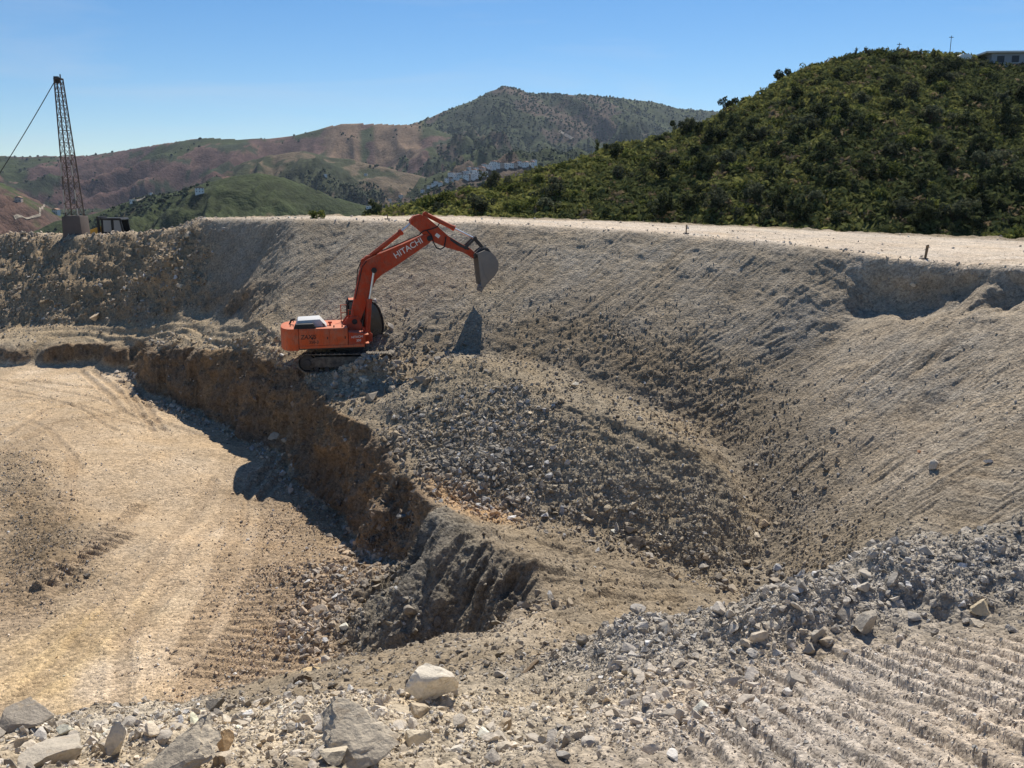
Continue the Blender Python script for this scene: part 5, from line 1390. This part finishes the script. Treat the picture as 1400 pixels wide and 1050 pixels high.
def make_crown(kind, seed):
    r = np.random.default_rng(seed)
    if kind == 'evergreen':
        lob = [(0, 0, 1.9, 0.8, 0.8, 0.9)] + [(*(r.normal(size=2) * 0.85), r.uniform(0.9, 3.4), *r.uniform(0.3, 0.8, 3)) for _ in range(11)]
        return leaves(1100, lob, 0.26, C(0.04, 0.052, 0.03), C(0.115, 0.128, 0.06), seed)
    if kind == 'olive':
        lob = [(0, 0, 1.8, 0.8, 0.8, 0.7)] + [(*(r.normal(size=2) * 1.05), r.uniform(0.9, 2.8), *r.uniform(0.3, 0.8, 3)) for _ in range(11)]
        return leaves(850, lob, 0.24, C(0.06, 0.07, 0.045), C(0.14, 0.15, 0.09), seed)
    if kind == 'slender':
        lob = [(r.normal() * 0.25, r.normal() * 0.25, z, 0.45, 0.45, 0.5) for z in np.linspace(1.2, 4.2, 9)] + [(*(r.normal(size=2) * 0.5), r.uniform(1.5, 3.6), 0.35, 0.35, 0.4) for _ in range(5)]
        return leaves(420, lob, 0.22, C(0.05, 0.06, 0.03), C(0.11, 0.125, 0.05), seed)
    lob = [(*(r.normal(size=2) * 0.5), r.uniform(0.35, 1.0), *r.uniform(0.4, 0.75, 3)) for _ in range(8)]
    return leaves(520, lob, 0.2, C(0.06, 0.08, 0.028), C(0.21, 0.22, 0.06), seed)
KINDS = {}
for kind, nvar in (('evergreen', 5), ('olive', 4), ('slender', 2), ('shrub', 4)):
    KINDS[kind] = []
    for k in range(nvar):
        V_, F_, c_ = make_crown(kind, 800 + 10 * len(KINDS) + k)
        cm = fast_mesh('crown', V_, F_, c_); cm.materials.append(M_LEAF)
        tm_ = trunk_mesh('trunk', {'evergreen': 2.0, 'olive': 1.7, 'slender': 3.4, 'shrub': 0.6}[kind], {'evergreen': 0.16, 'olive': 0.18, 'slender': 0.07, 'shrub': 0.05}[kind], 5, k)
        KINDS[kind].append((cm, tm_))
NAME = {'evergreen': 'evergreen_tree', 'olive': 'olive_tree', 'slender': 'young_tree', 'shrub': 'shrub'}
def plant(kind, loc, s, label, group=None, sz=None, var=None):
    k = random.randrange(len(KINDS[kind])) if var is None else var
    cm, tm_ = KINDS[kind][k]
    t = empty(NAME[kind], loc, random.uniform(0, 6.28))
    t.scale = (s, s, s * (sz or random.uniform(0.85, 1.15)))
    tag(t, label, 'shrub' if kind == 'shrub' else 'tree', group)
    for nm, me in (('crown', cm), ('trunk', tm_)):
        c = bpy.data.objects.new(nm, me); COL.objects.link(c); c.parent = t
    return t
def hill_pt(px, d):
    x = (px - 700) / FPX / CP * d
    z = float(hill_at(x, d))
    c = d * CP - z * SP
    x = (px - 700) * c / FPX
    return np.array([x, d, float(hill_at(x, d)) - 0.1])
HT = np.arange(70, 160, 0.15)
def hill_hit(px, py):
    r = ray(px, py); r = r / r[1]
    z = hill_at(r[0] * HT, HT)
    h = np.nonzero(z >= r[2] * HT)[0]
    d = HT[h[0]] if len(h) else float(np.interp(px, HR[:, 0], HR[:, 2]))
    return hill_pt(px, d)

for px, py, kind, s, label in [
    (1069, 104, 'evergreen', 0.78, 'dark evergreen standing out against the sky on the left shoulder of the hill'),
    (997, 151, 'evergreen', 0.75, 'round dark evergreen on the hill skyline just above its left tail'),
    (905, 305, 'evergreen', 0.72, 'broad dark round bush at the hill foot above the platform middle'),
    (1095, 310, 'evergreen', 0.62, 'larger dark bush at the hill foot behind the platform, left of a smaller one'),
    (1142, 314, 'evergreen', 0.50, 'smaller dark bush at the hill foot just right of a larger dark one'),
    (1008, 306, 'olive', 0.66, 'grey green olive at the hill foot left of the two dark bushes'),
    (516, 293, 'evergreen', 0.55, 'dark lone tree at the left tip of the hill behind the far rim'),
    (1300, 104, 'evergreen', 0.85, 'dark evergreen on the hilltop beside the tall thin pole'),
    (1257, 84, 'slender', 0.40, 'thin young tree on the hilltop skyline, left of two'),
    (1277, 86, 'slender', 0.42, 'thin young tree on the hilltop skyline, right of two'),
    (1170, 82, 'slender', 0.40, 'wispy young tree on the very top of the hill'),
    (1325, 93, 'olive', 0.55, 'grey green tree on the hilltop left of the flat roofed house'),
    (1342, 95, 'olive', 0.50, 'grey green tree touching the left wall of the flat roofed house'),
    (816, 213, 'slender', 0.55, 'pointed young tree rising from the long left ridge of the hill'),
    (1122, 170, 'evergreen', 1.05, 'tall dark evergreen high on the hill below its summit'),
    (1215, 130, 'evergreen', 0.95, 'large dark evergreen right of the summit below the skyline'),
    (1375, 180, 'evergreen', 0.95, 'large dark evergreen below the flat roofed house')]:
    plant(kind, hill_hit(px, py), s, label)
LBL = {'evergreen': ('dark rounded evergreen among the trees on the face of the scrub hill', 'evergreen trees on the scrub hill'),
       'olive': ('grey green olive tree among the scrub on the face of the hill', 'olive trees on the scrub hill'),
       'shrub': ('large yellow green shrub on the face of the scrub hill', 'large shrubs on the scrub hill')}
cnt = 0
placed = []
while cnt < 262:
    px = random.uniform(545, 1440)
    top_ = float(np.interp(px, HR[:, 0], HR[:, 1])); bot_ = float(np.interp(px, [545, 700, 930, 1130, 1400], [290, 298, 306, 316, 330]))
    py = random.uniform(top_ + 4, bot_ + 2)
    dens = 0.25 + 0.75 * max(0, min(1, (px - 850) / 250)) * (1 - 0.55 * max(0, min(1, (py - 210) / 80)))
    if random.random() > dens: continue
    if any((px - a) ** 2 + (py - b) ** 2 < 90 for a, b in placed): continue
    placed.append((px, py))
    kind = random.choices(['evergreen', 'olive', 'shrub'], [0.55, 0.25, 0.2] if px > 900 else [0.2, 0.25, 0.55])[0]
    s = 0.32 + 0.55 * random.random() ** 1.6 if kind != 'shrub' else random.uniform(0.7, 1.3)
    plant(kind, hill_hit(px, py), s, *LBL[kind])
    cnt += 1
# bushes on the platform
rp = P(433, 300, 56.8); plant('shrub', surf(rp[0], rp[1]) - np.array((0, 0, 0.05)), 0.42, 'small dark bush growing right on the far rim left of the boom', var=0)
for px, py, d, s, l in [(1385, 326, 57, 0.8, 'bright green bush behind the platform at the right edge'), (1365, 326, 58, 0.62, 'low green bush behind the platform left of the bright one at the edge')]:
    q_ = Q(px, d + 2.5, -3.4); plant('shrub', q_, s, l)

# undergrowth: one mass of small bushes nobody could count
NBUSH = 17000
bx = rng.uniform(-25, 150, NBUSH * 3); by = rng.uniform(70, 158, NBUSH * 3)
bpx = 700 + bx / by * FPX * CP
ok = (bpx > 500) & (bpx < 1480) & (by < np.interp(bpx, HR[:, 0], HR[:, 2]) + 2)
bx, by = bx[ok][:NBUSH], by[ok][:NBUSH]
bz = hill_at(bx, by)
bpts = np.stack([bx, by, bz], 1).astype(np.float32)
hue = fbm(bpts, 0.05, 3, 501); hue2 = rng.uniform(0, 1, len(bx))
QN = 34
tmpl = [leaves(QN, [(0, 0, 0.35, 0.8, 0.8, 0.55)], 0.3, C(0, 0, 0), C(1, 1, 1), 900 + k) for k in range(14)]
Vs, Fs, Cs = [], [], []
cA, cB, cC_ = C(0.092, 0.108, 0.046), C(0.25, 0.25, 0.08), C(0.22, 0.17, 0.105)
tv_ = rng.integers(0, 14, len(bx)); sc_ = 0.35 + 1.0 * rng.uniform(0, 1, len(bx)) ** 2
off = 0
for k in range(14):
    j = np.nonzero(tv_ == k)[0]
    V_, F_, m_ = tmpl[k]
    ang = rng.uniform(0, 6.28, len(j)); ca, sa = np.cos(ang), np.sin(ang)
    xx = (V_[None, :, 0] * ca[:, None] - V_[None, :, 1] * sa[:, None]) * sc_[j][:, None] + bx[j][:, None]
    yy_ = (V_[None, :, 0] * sa[:, None] + V_[None, :, 1] * ca[:, None]) * sc_[j][:, None] + by[j][:, None]
    zz = V_[None, :, 2] * sc_[j][:, None] + bz[j][:, None]
    Vs.append(np.stack([xx, yy_, zz], 2).reshape(-1, 3))
    Fs.append((F_[None] + (np.arange(len(j)) * len(V_))[:, None, None] + off).reshape(-1, 4)); off += len(j) * len(V_)
    lv = m_.mean(1)[None, :, None].clip(0, 1)
    tone_ = sst(-0.5, 0.5, hue[j] + (hue2[j] - 0.5) * 0.9 - 0.45 * sst(1020, 1220, bpx[ok][:NBUSH][j]))[:, None, None]
    base = cA * (1 - tone_) + cB * tone_
    dry = (hue2[j] > 0.93)[:, None, None]
    base = np.where(dry, cC_, base) * (0.65 + 0.6 * lv)
    Cs.append(np.broadcast_to(base, (len(j), len(V_), 3)).reshape(-1, 3))
us = link('undergrowth', fast_mesh('undergrowth', np.concatenate(Vs), np.concatenate(Fs), np.concatenate(Cs)), M_LEAF)
tag(us, kind='stuff')

VPOLY = [((608, 248), (664, 240), 15), ((615, 242), (660, 233), 13), ((640, 234), (692, 225), 11), ((660, 229), (735, 226), 13), ((576, 262), (606, 250), 5)]
spots_ = []
for (a_, b_, n_) in VPOLY:
    for k in range(n_):
        t = (k + random.uniform(0.1, 0.9)) / n_
        spots_.append((a_[0] + (b_[0] - a_[0]) * t + random.uniform(-1, 1), a_[1] + (b_[1] - a_[1]) * t + random.uniform(-2.2, 2.2)))
VPTS = np.array([p for p in (far_hit(*q_) for q_ in spots_) if p is not None])
# far-off groves and scrub on the mountains
NT = 60000
fi = rng.choice(len(MX), NT * 3, p=(lambda w: w / w.sum())((ML >= 0) * (MY < 4200) * (MX > -MY * 0.75) * (MX < MY * 0.5) * MY ** 0.3))
fx_ = MX[fi] * (1 + rng.uniform(-0.004, 0.004, len(fi))) + rng.uniform(-6, 6, len(fi)); fy_ = MY[fi] * (1 + rng.uniform(-0.004, 0.004, len(fi))) + rng.uniform(-6, 6, len(fi))
fd = ML[fi]
den = sst(-0.1, 0.45, fbm(np.stack([fx_, fy_, 0 * fx_], 1).astype(np.float32), 0.006, 4, 511)); den = np.where(np.isin(fd, [1, 4]), 0.4 + 0.6 * den, den) * np.array([0.14, 1.0, 0.8, 1.0, 1.0, 0.25])[fd]
clr = np.ones(len(fi), bool)
for v in VPTS: clr &= (np.abs(fx_ - v[0]) > 13) | (fy_ > v[1] + 6) | (fy_ < v[1] - 40)
keep = np.nonzero((rng.uniform(size=len(fi)) < den) & clr)[0][:NT]
fx_, fy_, fd = fx_[keep], fy_[keep], fd[keep]
fz_ = far_at(fx_, fy_)
bm = bmesh.new(); bmesh.ops.create_icosphere(bm, subdivisions=1, radius=1)
iv = np.array([v.co[:] for v in bm.verts]); if_ = np.array([[v.index for v in f.verts] for f in bm.faces]); bm.free()
fs_ = rng.uniform(1.2, 3.2, len(fx_)) * np.where(fy_ > 1800, 1.25, 0.75)
jit = 1 + rng.uniform(-0.3, 0.3, (len(fx_), len(iv), 1))
FV = iv[None] * jit * fs_[:, None, None] * np.array([1.05, 1.05, 0.95]) + np.stack([fx_, fy_, fz_ + fs_ * 0.55], 1)[:, None]
FF = (if_[None] + (np.arange(len(fx_)) * len(iv))[:, None, None]).reshape(-1, 3)
FC = np.repeat((C(0.026, 0.038, 0.018) * (1 + rng.uniform(-0.3, 0.7, (len(fx_), 1)))), len(iv), axis=0)
wd = link('distant_trees', fast_mesh('distant_trees', FV.reshape(-1, 3), FF, FC), M_FAR)
tag(wd, kind='stuff')

# ------------------------------------------------------------------ pale tracks on the far slopes
def far_track(pts_, w, name='dirt_road'):
    L = [far_hit(*p) for p in pts_]; L = [p for p in L if p is not None]
    V_, F_ = [], []
    D_ = []
    for a_, b_ in zip(L[:-1], L[1:]):
        n_ = max(2, int(np.linalg.norm(b_ - a_) / 8))
        D_ += [a_ + (b_ - a_) * k / n_ for k in range(n_)]
    D_.append(L[-1])
    for i, p in enumerate(D_):
        q0, q1 = D_[max(i - 1, 0)], D_[min(i + 1, len(D_) - 1)]
        t = (q1 - q0)[:2]; t = t / (np.linalg.norm(t) + 1e-9); nn = np.array([-t[1], t[0]])
        for sgn in (-1, 1):
            x, y = p[0] + nn[0] * w * sgn, p[1] + nn[1] * w * sgn
            V_.append((x, y, float(far_at(x, y)) + 1.2))
    F_ = [(2 * i, 2 * i + 1, 2 * i + 3, 2 * i + 2) for i in range(len(D_) - 1)]
    tag(link(name, fast_mesh(name, np.array(V_), np.array(F_), np.tile(C(0.30, 0.255, 0.20), (len(V_), 1))), M_FAR), kind='structure')
far_track([(180, 277), (190, 275), (198, 271), (204, 266)], 2.2)
far_track([(20, 300), (55, 296), (90, 290)], 1.0)
far_track([(765, 180), (775, 186), (783, 190)], 4)
far_track([(686, 206), (688, 211)], 4)

# ------------------------------------------------------------------ houses
LIME = paint_mat('limewash', (0.84, 0.82, 0.78), 0.85, amount=0.2, scale=0.5, spec=0.1)
PINKW = paint_mat('ochre_wall', (0.55, 0.42, 0.34), 0.85, amount=0.2, scale=0.5, spec=0.1)
TILE = paint_mat('roof_tiles', (0.34, 0.20, 0.14), 0.85, amount=0.4, scale=0.8, spec=0.1)
FLATR = paint_mat('flat_roof', (0.62, 0.58, 0.53), 0.85, amount=0.3, scale=0.5, spec=0.1)
WIN = paint_mat('window_dark', (0.03, 0.035, 0.045), 0.3, amount=0.1)
def house_proto(w, d, h, wall, roof_flat, seed):
    V = {}
    m = MB(); m.box((0, 0, h / 2 - 1.5), (w, d, h + 3)); V['wall'] = m.build('wall', wall)
    m = MB()
    if roof_flat: m.box((0, 0, h + 0.12), (w + 0.4, d + 0.4, 0.35))
    else: m.prism([(-w / 2 - 0.4, h), (w / 2 + 0.4, h), (w / 2 + 0.4, h + 0.2), (0, h + w * 0.2 + 0.2), (-w / 2 - 0.4, h + 0.2)], -d / 2 - 0.4, d / 2 + 0.4)
    V['roof'] = m.build('roof', FLATR if roof_flat else TILE)
    wins = []
    for k in range(max(2, int(w / 3))):
        for z in ([1.6] if h < 4 else [1.6, 4.4]):
            m = MB(); m.box((-w / 2 + (k + 0.5) * w / max(2, int(w / 3)), -d / 2 - 0.02, z), (0.9, 0.12, 1.2)); wins.append(m.build('window', WIN))
    root = empty('house')
    for o in [V['wall'], V['roof']] + wins: o.parent = root
    return root
def copy_tree(root, loc, rz):
    r = root.copy(); COL.objects.link(r); r.location = loc; r.rotation_euler = (0, 0, rz)
    for ch in root.children:
        c = ch.copy(); COL.objects.link(c); c.parent = r
    return r
protos = [house_proto(7, 6, 5.2, LIME, True, 1), house_proto(6.5, 6, 4.8, LIME, False, 2), house_proto(9, 6, 5.2, LIME, False, 3), house_proto(5.5, 5, 3.2, LIME, True, 4), house_proto(8, 6, 5.0, PINKW, False, 5)]
used = [False] * len(protos)
VL = 'small white or ochre house packed into the far hillside village below the peak'
def put_house(k, px, py, label, group=None, rz=None):
    p = far_hit(px, py)
    if p is None: return
    if used[k]: h_ = copy_tree(protos[k], p, 0)
    else: h_ = protos[k]; used[k] = True; h_.location = p
    h_.rotation_euler = (0, 0, random.uniform(-0.5, 0.5) if rz is None else rz)
    for key in ('label', 'group', 'category'):
        if key in h_: del h_[key]
    tag(h_, label, 'house', group)
for px, py in spots_:
    put_house(random.choices(range(5), [4, 3, 2, 3, 1.6])[0], px, py, VL, 'houses of the far hillside village')
for k, px, py, l in [(4, 26, 276, 'ochre farmhouse alone on the brown slope at the far left'), (2, 77, 292, 'white farm building just left of the concrete block'), (1, 207, 266, 'tiled farmhouse at the top of the pale track'),
        (3, 182, 277, 'small white hut at the lower end of the pale track'), (2, 273, 264, 'long farmhouse on the green hillside left of the corner'), (3, 445, 241, 'small white hut high on the terraced slope, left of two'),
        (3, 500, 240, 'small white hut high on the terraced slope, right of two'), (1, 548, 270, 'white house among trees below the brown knoll'), (3, 504, 286, 'white hut beside the dark lone tree behind the far rim'), (0, 532, 276, 'white house low in the valley left of the hill')]:
    put_house(k, px, py, l)

# flat roofed house, poles and a pale tank on the hill
hp_ = hill_pt(1385, 153.5)
BLUEW = paint_mat('grey_blue_wall', (0.34, 0.36, 0.40), 0.8, amount=0.3, scale=0.7)
ro = empty('hilltop_house', hp_ - np.array((0, 0, 0.2)), math.radians(-4))
tag(ro, 'low house with white overhanging flat roof on top of the scrub hill', 'house')
m = MB(); m.box((0.6, 0, 0.4), (10.4, 5, 3.0)); m.build('wall', BLUEW, ro)
m = MB(); m.box((0.4, 0, 2.05), (12.2, 6.2, 0.28)); m.build('roof', LIME, ro, 0.03)
for k, x in enumerate((-3.2, -0.9, 1.4, 3.6)):
    m = MB(); m.box((x, -2.53, 0.95), (1.1, 0.1, 1.1)); wn_ = m.build('window', WIN, ro)
    m = MB(); m.box((x, -2.6, 0.36), (1.3, 0.16, 0.08)); m.build('sill', LIME, wn_)
m = MB(); m.box((5.0, -2.53, 0.7), (0.9, 0.1, 1.9)); m.build('door', WIN, ro)
tk = hill_pt(1316, 152); m = MB(); m.prism([(-1.1, -0.3), (1.1, -0.3), (1.0, 0.75), (0.6, 1.0), (-0.6, 1.0), (-1.0, 0.75)], -0.8, 0.8); t_ = m.build('white_shed', LIME, None, 0.03); t_.location = tk + np.array((0, 0, 0.3))
tag(t_, 'small white shed between the trees on the hilltop', 'shed')
def pole(px, d, h, label, r):
    p = hill_pt(px, d); e_ = empty('pole', p); tag(e_, label, 'pole')
    m = MB(); m.bar((0, 0, -0.4), (0, 0, h), r, 10, r * 0.7); m.build('shaft', DARK, e_)
    m = MB(); m.box((0, 0, h - 0.25), (0.7, 0.09, 0.09)); m.build('crossarm', DARK, e_)
    return e_
pole(1297, 152, 4.0, 'tall thin dark pole on the hilltop above the dark evergreen', 0.06)
pole(1228, 152, 1.9, 'short dark pole on the bare skyline right of the summit', 0.07)
